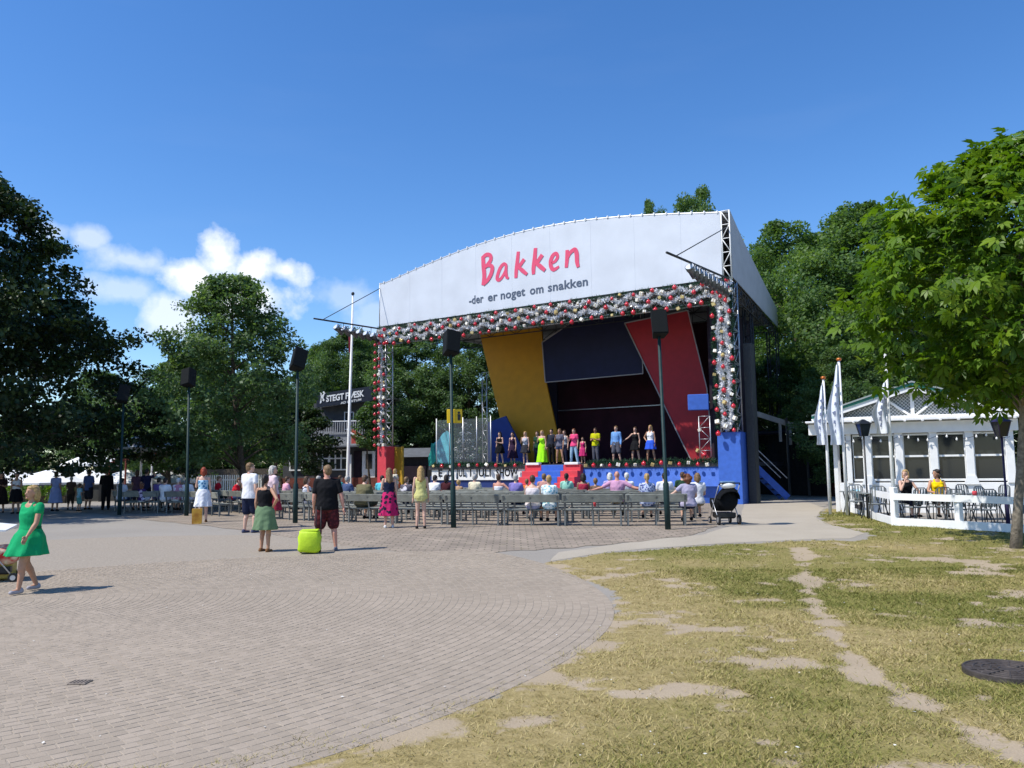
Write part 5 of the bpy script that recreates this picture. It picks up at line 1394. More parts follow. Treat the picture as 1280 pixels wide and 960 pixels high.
# white picket-like railing behind the left benches and red bunting beam
p0, p1 = gx(238, 50), gx(335, 50)
rl = thing('picket_fence', 'white picket fence behind the left benches', 'fence', p0); L_ = (p1 - p0).x
for k in range(36): MB().box((L_ * k / 35, 0, .7), (.07, .04, 1.4)).build('picket', M_white, rl)
MB().box((L_ / 2, .04, .4), (L_, .03, .08)).build('rail', M_white, rl); MB().box((L_ / 2, .04, 1.1), (L_, .03, .08)).build('rail', M_white, rl)
p0 = at(135, 580, 44); p1 = at(205, 563, 45.5); pz = thing('pergola', 'red-brown pergola beams under the big white parasol', 'pergola', (p0.x, p0.y, 0))
d_ = p1 - p0; M_rb = mat('pergola_red', (.24, .06, .04), .7, .2, 5)
MB().bar((0, 0, p0.z), (d_.x, d_.y, p1.z), .1, .16).build('beam', M_rb, pz); MB().bar((0, 0, p0.z - .2), (d_.x * .45, 0, p1.z + .1), .08, .12).build('beam', M_rb, pz)
for k in (.02, .4, .75, 1): MB().tube([(d_.x * k, .05, 0), (d_.x * k, .05, p0.z + (p1.z - p0.z) * k)], .05, 6).build('post', M_white if k > .5 else M_rb, pz)

# ------------------------------------------------------------------ manhole cover in the grass
p = gp(1262, 842); mh = thing('manhole_cover', 'round ribbed iron manhole cover in the dry grass', 'manhole', (p.x, p.y, p.z + .005))
M_mh = mat('manhole_iron', (.075, .062, .055), .65, .3, 12, metal=.3, bump=.3, bscale=40)
MB().tube([(0, 0, -.05), (0, 0, .028)], .34, 40).build('plate', M_mh, mh)
for r_ in (.325, .26, .20, .14, .08):
    mb = MB(); mb.tube([(r_ * math.cos(2 * PI * k / 40), r_ * math.sin(2 * PI * k / 40), .028) for k in range(41)], .009, 5, cap=False); mb.build('ring_rib', M_mh, mh, True)
for k in range(12):
    a = 2 * PI * k / 12; MB().bar((.09 * math.cos(a), .09 * math.sin(a), .03), (.32 * math.cos(a), .32 * math.sin(a), .03), .012, .012).build('radial_rib', M_mh, mh)
# faint darker patch in the setts: flat plate and strips, no real drain
p = gp(100, 855); dn = thing('sett_patch', 'small dark patch of broken setts in the plaza', 'paving', (p.x, p.y, p.z + .02))
MB().box((0, 0, -.006), (.15, .13, .012), bev=.004).build('plate', mat('patch_brown', (.20, .165, .135), .9, .35, 25), dn)
for k in range(5): MB().box((-.06 + k * .03, 0, .0015), (.008, .09, .004)).build('patch_strip', mat('patch_strip_brown', (.12, .10, .085), .9, .2, 10), dn)

# ------------------------------------------------------------------ lime trolley bag
M_lime = mat('lime_fabric', (.48, .68, .02), .6, .06, 6, bump=.5, bscale=9)
p = gp(387, 692); tr_ = thing('trolley_bag', 'bright lime green wheeled cool bag with a black pull handle', 'bag', p, .12)
body = MB(); rings = []
for (s, z) in ((.88, .04), (.97, .09), (1.0, .2), (.99, .33), (.93, .42), (.86, .46)):
    ring = []
    for (x, y) in ((-.22, -.15), (-.16, -.19), (.16, -.19), (.22, -.15), (.22, .15), (.16, .19), (-.16, .19), (-.22, .15)):
        ring.append((x * s + .012 * math.sin(z * 31 + x * 20), y * s + .012 * math.cos(z * 27 + y * 30), z + .012 * math.sin(x * 25)))
    rings.append(ring)
body.loft(rings); body.build('bag_body', M_lime, tr_, True)
MB().box((0, -.0, .475), (.36, .30, .03), bev=.012).build('lid', M_lime, tr_)
mb = MB(); mb.tube([(.10, .18, .2), (.10, .18, .95), (.20, .18, .95), (.20, .18, .2)], .012, 6); mb.build('pull_handle', M_black, tr_, True)
for x in (-.19, .19): 
    MB().tube([(x - .02, .14, .05), (x + .02, .14, .05)], .05, 12).build('wheel', M_black, tr_)

# ------------------------------------------------------------------ prams
def pram(p, rz, label, hood, body_m, extras, s=1.0):
    r_ = thing('pram', label, 'pram', p, rz); r_.scale = (s, s, s)
    for x in (-.27, .27):
        for y, rr_ in ((-.36, .09), (.32, .13)):
            w_ = MB().tube([(x - .02, y, rr_), (x + .02, y, rr_)], rr_, 16).build('wheel', M_black, r_)
            MB().tube([(x - .026, y, rr_), (x + .026, y, rr_)], rr_ * .55, 12).build('rim', M_steel, w_)
        MB().tube([(x, -.36, .1), (x, -.05, .50), (x, .45, 1.02)], .014, 6).build('frame_tube', M_steel, r_, True)
        MB().tube([(x, .32, .14), (x, -.12, .62)], .014, 6).build('frame_tube', M_steel, r_, True)
    MB().tube([(-.27, .45, 1.02), (-.25, .52, 1.06), (.25, .52, 1.06), (.27, .45, 1.02)], .018, 7).build('push_bar', M_black, r_, True)
    rings = []
    for (z, w_, y0, y1) in ((.34, .19, -.30, .14), (.42, .24, -.40, .20), (.55, .255, -.44, .26), (.66, .255, -.42, .30)):
        rings.append([(-w_, y0 + .05, z), (-w_ + .06, y0, z), (w_ - .06, y0, z), (w_, y0 + .05, z), (w_, y1 - .05, z), (w_ - .06, y1, z), (-w_ + .06, y1, z), (-w_, y1 - .05, z)])
    MB().loft(rings).build('carrier', body_m, r_, True)
    mb = MB(); rg_ = []
    for k in range(8):
        a = R(20 + k * 20); rg_.append([(.265 * math.cos(b_), .30 - .34 * math.sin(a) * (math.sin(b_) * .25 + .75) + .02, .66 + .36 * math.sin(b_) * (0.5 + .5 * math.sin(a))) if False else (.265 * math.cos(b_), .28 - .42 * math.cos(a) * .5 + .1 * math.sin(b_), .66 + .34 * math.sin(b_) * max(.05, math.sin(a * .9))) for b_ in [PI * q / 8 for q in range(9)]])
    vs_ = [q for r0 in rg_ for q in r0]; mb.add(vs_, [(i * 9 + j, i * 9 + j + 1, (i + 1) * 9 + j + 1, (i + 1) * 9 + j) for i in range(7) for j in range(8)])
    mb.add([(x * .97, y, z - .012) for x, y, z in vs_], [tuple(reversed((i * 9 + j, i * 9 + j + 1, (i + 1) * 9 + j + 1, (i + 1) * 9 + j))) for i in range(7) for j in range(8)])
    mb.build('hood', hood, r_, True, fixn=False)
    MB().loft([[(x * s_, y * s_ - .02, z) for x, y in ((-.22, -.28), (.22, -.28), (.22, .26), (-.22, .26))] for s_, z in ((.85, .15), (1, .19), (1, .30))]).build('basket', M_black, r_)
    for f in extras: f(r_)
    return r_
M_pram = mat('pram_black', (.008, .009, .011), .9, .25, 9, bump=.3, bscale=25, spec=.1)
p = gp(906, 655)
def ex1(r_):
    MB().ell((.04, .46, 1.0), (.21, .11, .09), 12, 8).build('white_bag', M_white, r_, True)
    MB().box((.05, .44, 1.09), (.34, .2, .05), bev=.015).build('folded_cloth', mat('cloth_blue', (.12, .22, .38), .8, .1, 8), r_)
    MB().ell((0, .33, .62), (.26, .12, .26), 12, 8).build('hanging_bag', M_pram, r_, True)
pram(p, PI + .08, 'black pram with a white bag on its handle at the right end of the benches', M_pram, M_pram, [ex1], 1.05)
p = gp(3, 727)
M_pat = mat('pram_pattern', (.60, .03, .03), .7, .2, 9, col2=(.75, .68, .5), detail=1)
def ex2(r_):
    MB().prism([(-.3, -.2, .98), (.36, -.25, 1.05), (.36, .25, 1.12), (-.3, .3, 1.02)], (0, 0, .03)).build('sunshade', M_white, r_)
    MB().box((.1, -.05, .22), (.42, .5, .34), bev=.03).build('gold_box', mat('gold_board', (.42, .32, .06), .5, .15, 5), r_)
    MB().ell((.2, -.1, .55), (.2, .3, .16), 10, 7).build('blanket', M_pat, r_, True)
pram(p + Vector((-.12, 0, 0)), 1.9, 'buggy piled with red and cream things at the left edge behind the woman in green', M_pat, M_pat, [ex2], .85)

# orange shopping bag held low by the redhead
p = gp(246, 655); b_ = thing('shopping_bag', 'orange and gold paper carrier bag at the feet of the redhead in a sundress', 'bag', p, .3)
MB().loft([[(x * s, y, z) for x, y in ((-.14, -.07), (.14, -.07), (.14, .07), (-.14, .07))] for s, z in ((.95, .0), (1, .05), (1.03, .46))]).build('bag_body', mat('bag_orange', (.60, .24, .02), .5, .3, 5, col2=(.75, .42, .05)), b_)
for y in (-.05, .05): MB().tube([(-.06, y, .45), (-.05, y, .58), (.05, y, .58), (.06, y, .45)], .007, 5).build('bag_handle', M_white, b_)
x_, y_, a_ = BENCH[(1, 1)]
cu = thing('drink_cup', 'red paper drink cup standing on a bench seat near the right loudspeaker pole', 'cup', (x_ - .1, y_ + .05, g1(y_) + .447))
MB().tube([(0, 0, 0), (0, 0, .17)], [.036, .048], 12).build('cup_body', M_redb, cu, True); MB().tube([(0, 0, .17), (0, 0, .185)], .051, 12).build('lid', M_white, cu); MB().tube([(.01, 0, .18), (.02, .01, .26)], .005, 5).build('straw', M_white, cu)
# ------------------------------------------------------------------ people
SKIN = {k: mat('skin_' + k, c, .5, .06, 8, spec=.35) for k, c in {'fair': (.62, .38, .28), 'tan': (.47, .25, .155), 'red': (.58, .28, .20), 'brown': (.33, .17, .10)}.items()}
HAIRM = {k: mat('hair_' + k, c, .55, .3, 30, bump=.5, bscale=60) for k, c in {'blond': (.42, .27, .10), 'grey': (.45, .42, .38), 'dark': (.022, .015, .011), 'brown': (.075, .040, .02), 'auburn': (.15, .05, .02), 'red': (.26, .04, .014), 'white': (.65, .63, .58), 'lightbrown': (.20, .12, .055)}.items()}
M_eye = mat('eye_dark', (.02, .015, .012), .3, .1, 5); M_lip = mat('lip', (.38, .10, .09), .5, .1, 5)
def cloth(name, c, c2=None, scale=7., bump=.35):
    if name in MATS: return MATS[name]
    if c2 is None: return mat(name, c, .85, .10, 5, bump=bump, bscale=16, spec=.2)
    m = bpy.data.materials.new(name); m.use_nodes = True; MATS[name] = m; t = m.node_tree; b = t.nodes['Principled BSDF']
    b.inputs['Roughness'].default_value = .85; b.inputs['Specular IOR Level'].default_value = .2
    tcn = N(t, 'ShaderNodeTexCoord'); v = N(t, 'ShaderNodeTexVoronoi'); v.inputs['Scale'].default_value = scale; t.links.new(tcn.outputs['Object'], v.inputs['Vector'])
    nn = noise(t, tcn.outputs['Object'], scale * .8, 3)
    f = MATH(t, 'GREATER_THAN', MATH(t, 'ADD', v.outputs['Distance'], MATH(t, 'MULTIPLY', nn, .6)), .72)
    t.links.new(mix(t, f, c, c2), b.inputs['Base Color']); return m
ARMS = {
 'down': ((.045, .02, -.29), (.055, -.05, -.545)), 'hip': ((.20, .10, -.22), (.02, -.02, -.42)), 'cross': ((.05, -.03, -.28), (-.15, -.21, -.23)),
 'point': ((.28, -.04, -.02), (.54, -.08, .02)), 'head': ((.20, -.06, .06), (.03, -.13, .17)), 'spread': ((.26, .07, -.14), (.50, .13, -.20)),
 'lap': ((.05, -.08, -.27), (-.04, -.29, -.36)), 'front': ((.06, -.04, -.28), (.0, -.27, -.22)), 'swingf': ((.06, -.10, -.27), (.05, -.24, -.47)), 'swingb': ((.07, .13, -.26), (.07, .14, -.52)),
 'up': ((.14, -.05, .22), (.10, -.10, .48)), 'out': ((.22, .0, -.18), (.42, -.05, -.30)), 'chin': ((.10, -.20, -.22), (-.02, -.22, .05)), 'pull': ((.08, .04, -.28), (.13, .06, -.53)), 'mic': ((.08, -.06, -.26), (-.06, -.24, -.06)), 'table': ((.12, -.14, -.26), (.0, -.36, -.30)),
}
REM = []          # (object, voxel, extra) meshes to be fused after all are placed
def ringz(z, rx_, ry_, y=0, n=18): return [(rx_ * math.cos(2 * PI * k / n), y + ry_ * math.sin(2 * PI * k / n), z) for k in range(n)]
PEOPLE_N = 0
def person(label, loc, rz, h=1.7, sex='f', pose='stand', arms=('down', 'down'), skin='fair', hair=('brown', 'short'), top=('tee', 'cl', None), bottom=('shorts', 'cl'), shoe=None, bld=1.0, fine=False, group=None, head=(0, 0), lean=0., legs=None, stride=0, kid=False):
    global PEOPLE_N; PEOPLE_N += 1
    S = h / 1.75; root = thing('person', label, 'person', loc, rz, group)
    bw = bld; f = sex == 'f'
    sit = pose == 'sit'; dz = -.455 if sit else 0.
    # skeleton (metres at 1.75 m)
    sh = Vector((.165 if f else .19, .01, 1.415 + dz)); sh.x *= (bw * .5 + .5)
    L = {}
    for s in (-1, 1):
        hip = Vector((s * .085 * bw, 0, .93 + dz))
        if sit: kn, an = Vector((s * .12 * bw, -.44, .50)), Vector((s * .12 * bw, -.42 + (.10 if s > 0 else 0), .085))
        elif pose == 'walk':
            kn, an = (Vector((s * .08, -.17, .53)), Vector((s * .085, -.22, .11))) if s == stride else (Vector((s * .09, .02, .50)), Vector((s * .09, .22, .12)))
        elif pose == 'lounge': kn, an = (Vector((s * .10, -.10, .52)), Vector((s * .11, -.06, .085))) if s == stride else (Vector((s * .10, -.01, .50)), Vector((s * .12, .03, .085)))
        elif pose == 'wide': kn, an = Vector((s * .14, -.02, .5)), Vector((s * .19, .03, .085))
        else: kn, an = Vector((s * .095 * bw, -.015, .5)), Vector((s * .11, .025, .085))
        L[s] = (hip, kn, an)
    tilt = Matrix.Rotation(lean, 3, 'X'); pv = Vector((0, 0, .98 + dz))
    def T(p): return pv + tilt @ (Vector(p) - pv)
    def rings(inf=0., z0=.82, z1=1.5, flare=0.):
        prof = [(.80, .125, .095), (.86, .165, .118), (.93, .178, .125), (1.02, .150, .108), (1.10, .130, .097), (1.20, .143, .105), (1.30, .158, .118), (1.38, .158, .100), (1.44, .125, .08), (1.485, .06, .055)] if f else \
               [(.80, .12, .09), (.86, .160, .112), (.93, .166, .118), (1.02, .160, .113), (1.10, .155, .110), (1.20, .165, .115), (1.30, .182, .120), (1.38, .182, .105), (1.44, .140, .085), (1.485, .07, .062)]
        out_ = []; zs = [p[0] for p in prof]
        for z in sorted(set([z0] + [q for q in zs if z0 < q < z1] + [z1])):
            rx_ = np.interp(z, zs, [p[1] for p in prof]); ry_ = np.interp(z, zs, [p[2] for p in prof])
            belly = .02 * (bw - 1) * 3 if .95 < z < 1.25 and bw > 1 else 0
            fl = flare * max(0, (1.15 - z) / .3)
            sp_ = bw if z < 1.36 else 1 + (bw - 1) * .4
            out_.append([T((x, y, zz)) for x, y, zz in ringz(z + dz, rx_ * sp_ + inf + fl, ry_ * sp_ + inf + fl + belly, -belly * .6)])
        return out_
    body = MB(); body.loft(rings())
    if f:
        for s in (-1, 1): body.ell(T((s * .072, -.085, 1.27 + dz)), (.062, .055, .06), 10, 7)
    hc = Vector((0, -.02, 1.635 + dz)); hrot = Matrix.Rotation(head[0], 3, 'Z') @ Matrix.Rotation(head[1], 3, 'X'); nk = Vector((0, .0, 1.52 + dz))
    kh = 1.16 if kid else 1.0
    def Hh(p): return T(nk + hrot @ ((Vector(p) + Vector((0, 0, dz)) - nk) * kh))
    HR = tilt @ hrot
    body.cap(T((0, .012, 1.44 + dz)), Hh((0, -.005, 1.58)), .056 if f else .064, .05 if f else .057, 10)
    body.ell(Hh((0, -.012, 1.648)), (.074 * kh, .094 * kh, .104 * kh), 14, 10, rot=HR); body.ell(Hh((0, -.045, 1.585)), (.052 * kh, .062 * kh, .062 * kh), 12, 8, rot=HR)
    body.cap(Hh((0, -.102, 1.645)), Hh((0, -.121, 1.612)), .010 * kh, .015 * kh, 8); body.ell(Hh((0, -.098, 1.545)), (.025, .018, .018), 8, 6, rot=HR)
    for s in (-1, 1): body.ell(Hh((s * .076, .004, 1.63)), (.014, .026, .034), 8, 6, rot=HR)
    lw = bw * .6 + .4
    for s in (-1, 1):
        hip, kn, an = L[s]
        body.cap(hip + Vector((0, 0, -.02)), kn, (.092 if f else .088) * lw, .056 * lw); mc = kn.lerp(an, .32)
        body.cap(kn, mc, .055 * lw, .056 * lw); body.cap(mc + Vector((0, .012, 0)), an, .053 * lw, .036)
        body.cap(an + Vector((0, .02, -.035)), an + Vector((0, -.12, -.052)), .038, .030); body.ell(an + Vector((0, .03, -.045)), (.036, .042, .036), 8, 6)
    HANDS = []; AJ = {}
    for s, an_ in zip((-1, 1), arms):
        e_, w_ = ARMS[an_]; S0 = T(Vector((s * sh.x, sh.y, sh.z)))
        el_ = S0 + Vector((s * e_[0], e_[1], e_[2])); wr = S0 + Vector((s * w_[0], w_[1], w_[2])); AJ[s] = (S0, el_, wr)
        aw = .86 if f else 1.0
        body.cap(S0, el_, .055 * aw * lw, .042 * aw * lw); body.cap(el_, el_.lerp(wr, .35), .042 * aw * lw, .043 * aw * lw); body.cap(el_.lerp(wr, .35), wr, .042 * aw * lw, .027 * aw)
        d = (wr - el_).normalized()
        side = d.cross(Vector((s, 0, 0))); side = side.normalized() if side.length > .2 else Vector((0, -1, 0))
        pal = wr + d * .055; body.cap(wr + d * .02, pal + d * .025 + side * .012, .026, .030); body.cap(wr + d * .02, pal + d * .02 - side * .014, .024, .026)
        HANDS.append((wr, d, side, s, pal))
    fg = MB()
    for (wr, d, side, s, pal) in HANDS:
        inw = d.cross(side).normalized() * (-s)
        for k, ln in enumerate((.068, .078, .073, .056)):
            b0 = pal + d * .03 + side * (.030 - .020 * k); k1 = b0 + d * ln * .5 + inw * .006; k2 = k1 + d * ln * .42 + inw * .022
            fg.tube([b0 - d * .02, b0, k1, k2], [.010, .0095, .0085, .006], 6)
        b0 = wr + d * .025 + side * .026; fg.tube([b0, b0 + d * .028 + side * .026, b0 + d * .058 + side * .030 + inw * .01], [.0115, .0105, .007], 6)
    # face marks
    for s in (-1, 1):
        fg.ell(Hh((s * .030, -.094, 1.650)), (.013, .008, .008), 6, 4, 1, rot=HR); fg.bar(Hh((s * .016, -.098, 1.672)), Hh((s * .046, -.088, 1.672)), .006, .006, 2)
    fg.ell(Hh((0, -.103, 1.578)), (.024, .009, .007), 8, 4, 3, rot=HR)
    def emit(name, mb_, mats, vox, extra=None, par=root, disp=0.):
        me_ = mb_.mesh(name); sc_ = np.array(mb_.v) * S; me_.vertices.foreach_set('co', sc_.ravel().astype(np.float32))
        for q in mats: me_.materials.append(q)
        o = obj(name, me_, par); md = o.modifiers.new('fuse', 'REMESH'); md.mode = 'VOXEL'; md.voxel_size = vox; md.use_smooth_shade = True
        sm = o.modifiers.new('soften', 'SMOOTH'); sm.factor = .5; sm.iterations = 4 if fine else 2
        REM.append((o, extra, S, disp)); return o
    vb, vc = (.011, .012) if fine else (.019, .019)
    emit('body', body, [SKIN[skin], M_eye, HAIRM[hair[0]], M_lip], vb, fg)
    # ---- clothing
    def legs_cloth(mb_, frac, inf, straight=False):
        for s in (-1, 1):
            hip, kn, an = L[s]; r0, r1 = .095 * lw + inf, .060 * lw + inf * (1.5 if straight else 1)
            if frac <= 1: mb_.cap(hip, hip.lerp(kn, frac), r0, r0 + (r1 - r0) * frac * (.55 if straight else 1), 12)
            else: mb_.cap(hip, kn, r0, r1, 12); mb_.cap(kn, kn.lerp(an, frac - 1), r1, r1 * .88, 12)
    kind, cm, cm2 = (top + (None,))[:3] if len(top) < 3 else top
    inf = .018
    if kind != 'none':
        tm = MB()
        lo = {'tee': .86, 'shirt': .84, 'tank': .90, 'long': .84, 'dress': .86, 'strap': 1.04, 'loose': .78}[kind]
        hi = {'tee': 1.47, 'shirt': 1.475, 'tank': 1.40, 'long': 1.475, 'dress': 1.42, 'strap': 1.345, 'loose': 1.41}[kind]
        if sit: lo = max(lo, .86)
        rg0 = rings(inf + (.012 if bw > 1 else 0), lo, hi, .02 if kind in ('tee', 'shirt', 'loose') else 0)
        if kind == 'dress':
            for v_ in rg0[-1] + rg0[-2]:
                if v_.y < 0: v_.z -= .085 * min(1, -v_.y / .06) * max(0, 1 - abs(v_.x) / .12)
        tm.loft(rg0)
        if f and kind:
            for s in (-1, 1): tm.ell(T((s * .072, -.09, 1.275 + dz)), (.07, .062, .068), 10, 7)
        if kind in ('tee', 'shirt', 'long'):
            fr_ = {'tee': .52, 'shirt': .72, 'long': 1.}[kind]
            for s in (-1, 1):
                S0, e_, w_ = AJ[s]; tm.cap(T((s * .06, .01, 1.435 + dz)), S0, .062, .070); tm.cap(S0, S0.lerp(e_, fr_), .070, .064 if fr_ < 1 else .055)
                if kind == 'long': tm.cap(e_, e_.lerp(w_, .92), .055, .042)
        elif kind in ('tank', 'dress', 'loose'):
            for s in (-1, 1): tm.cap(T((s * .075, .05, 1.40 + dz)), T((s * .075, -.02, 1.465 + dz)), .03, .028); tm.cap(T((s * .075, -.02, 1.465 + dz)), T((s * .075, -.09, 1.36 + dz)), .028, .03)
            if kind == 'dress' and cm2 == 'capsleeve':
                for s in (-1, 1): S0, e_, w_ = AJ[s]; tm.cap(S0, S0.lerp(e_, .28), .070, .075)
        emit({'tee': 't_shirt', 'shirt': 'shirt', 'tank': 'tank_top', 'long': 'shirt', 'dress': 'dress_bodice', 'strap': 'bodice', 'loose': 'tunic'}[kind], tm, [cm], vc, None, root, -.005)
    bk, bmat_ = bottom
    if bk != 'none':
        bm2 = MB()
        if bk in ('shorts', 'jeans', 'capri', 'hotpants'):
            bm2.loft(rings(.020, .80, 1.03)); legs_cloth(bm2, {'hotpants': .30, 'shorts': .88, 'capri': 1.35, 'jeans': 1.93}[bk], .020 if bk != 'shorts' else .030, bk == 'shorts')
        else:
            hem = {'mini': .62, 'skirt': .50, 'midi': .36, 'maxi': .10}[bk]
            if sit:
                bm2.loft(rings(.022, .80, 1.04)); 
                for s in (-1, 1): hip, kn, an = L[s]; bm2.cap(hip, kn, .115 * lw, .085 * lw); bm2.cap(kn, kn.lerp(an, (.55 if hem < .5 else .12)), .085, .08)
                hip, kn, an = L[1]; bm2.cap((0, -.05, hip.z - .02), (0, kn.y, kn.z), .09, .07)
            else:
                fl_ = {'mini': .10, 'skirt': .09, 'midi': .11, 'maxi': .12}[bk]; nr = 9; rg_ = []
                cxs = (L[-1][1].y + L[1][1].y) / 2
                for i in range(nr + 1):
                    k = i / nr; z = 1.06 + (hem - 1.06) * k; base_rx = np.interp(z, [0, .5, .8, .93, 1.06], [.17, .17, .17, .185, .142]) * bw; base_ry = np.interp(z, [0, .5, .8, .93, 1.06], [.15, .14, .13, .132, .108]) * bw
                    ring_ = []
                    for q in range(36):
                        a = 2 * PI * q / 36; fold = 1 + (.075 * k) * math.sin(a * 8 + k * 2) ; e = .02 + fl_ * k
                        ring_.append(((base_rx + e) * math.cos(a) * fold, (base_ry + e + (.06 * k if pose == 'walk' else 0)) * math.sin(a) * fold + cxs * k * .6, z))
                    rg_.append(ring_)
                bm2.loft(rg_)
        emit({'shorts': 'shorts', 'jeans': 'trousers', 'capri': 'trousers', 'hotpants': 'shorts'}.get(bk, 'skirt'), bm2, [bmat_], vc, None, root, -.005)
    # ---- hair
    hm = MB(); hk = hair[1]; hmat = HAIRM[hair[0]]
    if hk != 'bald':
        hm.ell(Hh((0, .018, 1.672)), (.084 * kh, .096 * kh, .098 * kh), 16, 10, rot=HR); hm.ell(Hh((0, .045, 1.63)), (.078 * kh, .062 * kh, .085 * kh), 12, 8, rot=HR)
        hm.ell(Hh((0, -.045, 1.715)), (.066 * kh, .05 * kh, .034 * kh), 12, 8, rot=HR)
        if hk in ('bob', 'long', 'curly'):
            for s in (-1, 1): hm.cap(Hh((s * .07, .02, 1.66)), Hh((s * .074, .015, 1.54)), .034, .03)
            hm.cap(Hh((0, .055, 1.62)), Hh((0, .06, 1.53)), .075, .066)
        if hk == 'long':
            hm.cap(Hh((0, .06, 1.58)), T((0, .115, 1.36 + dz)), .075, .058)
            for s in (-1, 1): hm.cap(Hh((s * .06, .04, 1.58)), T((s * .08, .09, 1.38 + dz)), .045, .035)
        if hk == 'curly':
            for k in range(14): hm.ell(Hh((.09 * math.cos(k * 2.4), .03 + .07 * math.sin(k * 2.4), 1.58 + .15 * ((k * .37) % 1))), .045, 8, 6)
        if hk == 'pony': hm.ell(Hh((0, .105, 1.69)), .035, 8, 6); hm.cap(Hh((0, .115, 1.67)), Hh((0, .15, 1.46)), .034, .018)
        if hk == 'bun': hm.ell(Hh((0, .10, 1.71)), .048, 10, 7)
        emit('hair', hm, [hmat], .012 if fine else .016, None, root, .006)
    if shoe is not None:
        for s in (-1, 1):
            hip, kn, an = L[s]; sm_ = MB(); sm_.cap(an + Vector((0, .045, -.052)), an + Vector((0, -.135, -.058)), .044, .036); sm_.ell(an + Vector((0, .03, -.03)), (.045, .05, .045), 10, 7)
            emit('shoe', sm_, [shoe], .015)
    return root
def cl(name, rgb, rgb2=None, scale=9): return cloth('cloth_' + name, lin(*rgb), lin(*rgb2) if rgb2 else None, scale)
WHITE, BLACK, NAVY = cl('white', (225, 225, 228)), cl('black', (18, 18, 22)), cl('navy', (28, 34, 58))
SHB, SHW, SHT = cl('shoe_black', (22, 22, 24)), cl('shoe_white', (205, 205, 205)), cl('shoe_tan', (120, 85, 55))

# --- foreground and standing
GREEN = cl('emerald', (12, 150, 92))
p = gp(34, 741); wg = person('woman in an emerald green mini dress and flat shoes walking at the left', p, -.38, 1.62, 'f', 'walk', ('swingb', 'swingf'), 'tan', ('blond', 'bob'), ('dress', GREEN, 'capsleeve'), ('mini', GREEN), cl('shoe_silver', (165, 160, 165)), 1.12, True, None, (-.15, 0), -.02, stride=1)
belt = MB(); belt.loft([ringz(z, .158 * 1.12 + .012, .118 * 1.12 + .012) for z in (1.045, 1.085)]); bo = belt.build('belt', cl('belt_green', (8, 96, 60)), wg, True); bo.scale = (1.62 / 1.75,) * 3
p = gp(330, 690); person('woman seen from behind in a black top and green skirt, dark ponytail', p, PI - .25, 1.62, 'f', 'lounge', ('hip', 'down'), 'tan', ('dark', 'pony'), ('tank', BLACK, None), ('skirt', cl('sage', (104, 128, 96))), SHT, 1.05, True, None, (.2, 0), stride=1)
p = gp(408, 689); person('man seen from behind in a black shirt and maroon shorts beside the lime trolley bag', p, PI + .15, 1.80, 'm', 'wide', ('pull', 'down'), 'red', ('lightbrown', 'short'), ('shirt', BLACK, None), ('shorts', cl('maroon', (96, 38, 42), (70, 28, 34), 14)), cl('shoe_grey', (90, 95, 110)), 1.18, True, None, (.6, 0))
p = gp(311, 666); person('man in a white tee and navy shorts, hands in front, left of the pole', p, PI - .5, 1.80, 'm', 'lounge', ('down', 'front'), 'fair', ('lightbrown', 'short'), ('tee', WHITE, None), ('shorts', NAVY), cl('shoe_blue', (70, 75, 100)), 1.06, True, None, (-.3, 0), stride=-1)
p = gp(340, 660); person('grey-haired woman in white and red pointing past the loudspeaker pole', p, PI - .9, 1.72, 'f', 'stand', ('down', 'point'), 'fair', ('grey', 'bob'), ('tee', cl('palepink', (215, 190, 195)), None), ('skirt', cl('crimson', (150, 40, 60))), SHB, 1.08, True, None, (-.4, 0))
p = gp(253, 653); person('redhead woman in a blue and white sundress standing by a loudspeaker pole', p, PI + .25, 1.70, 'f', 'stand', ('down', 'front'), 'fair', ('red', 'bob'), ('strap', cl('bluefloral', (70, 130, 175), (170, 205, 225), 12), None), ('skirt', WHITE), SHT, .98, True)
p = gp(486, 660); person('woman in a pink and navy patterned dress holding a small child', p, PI + .3, 1.62, 'f', 'stand', ('down', 'cross'), 'fair', ('lightbrown', 'long'), ('strap', NAVY, None), ('midi', cl('pinknavy', (30, 28, 50), (185, 35, 95), 9)), SHW, 1.0, True)
p = gp(526, 661); person('girl in a pale yellow sleeveless tunic standing behind the benches', p, PI + .12, 1.66, 'f', 'stand', ('down', 'down'), 'fair', ('blond', 'long'), ('loose', cl('paleyellow', (205, 200, 130)), None), ('hotpants', cl('palegrey', (170, 165, 140))), SHB, .95, True)
p = gp(494, 659) + Vector((0, -.05, .78)); person('blond toddler carried by the woman in the pink and navy dress', p, PI - .8, .80, 'f', 'stand', ('cross', 'down'), 'fair', ('blond', 'bob'), ('tee', cl('babygrey', (190, 185, 170)), None), ('shorts', cl('babygrey2', (160, 150, 140))), None, 1.25, False, None, kid=True)

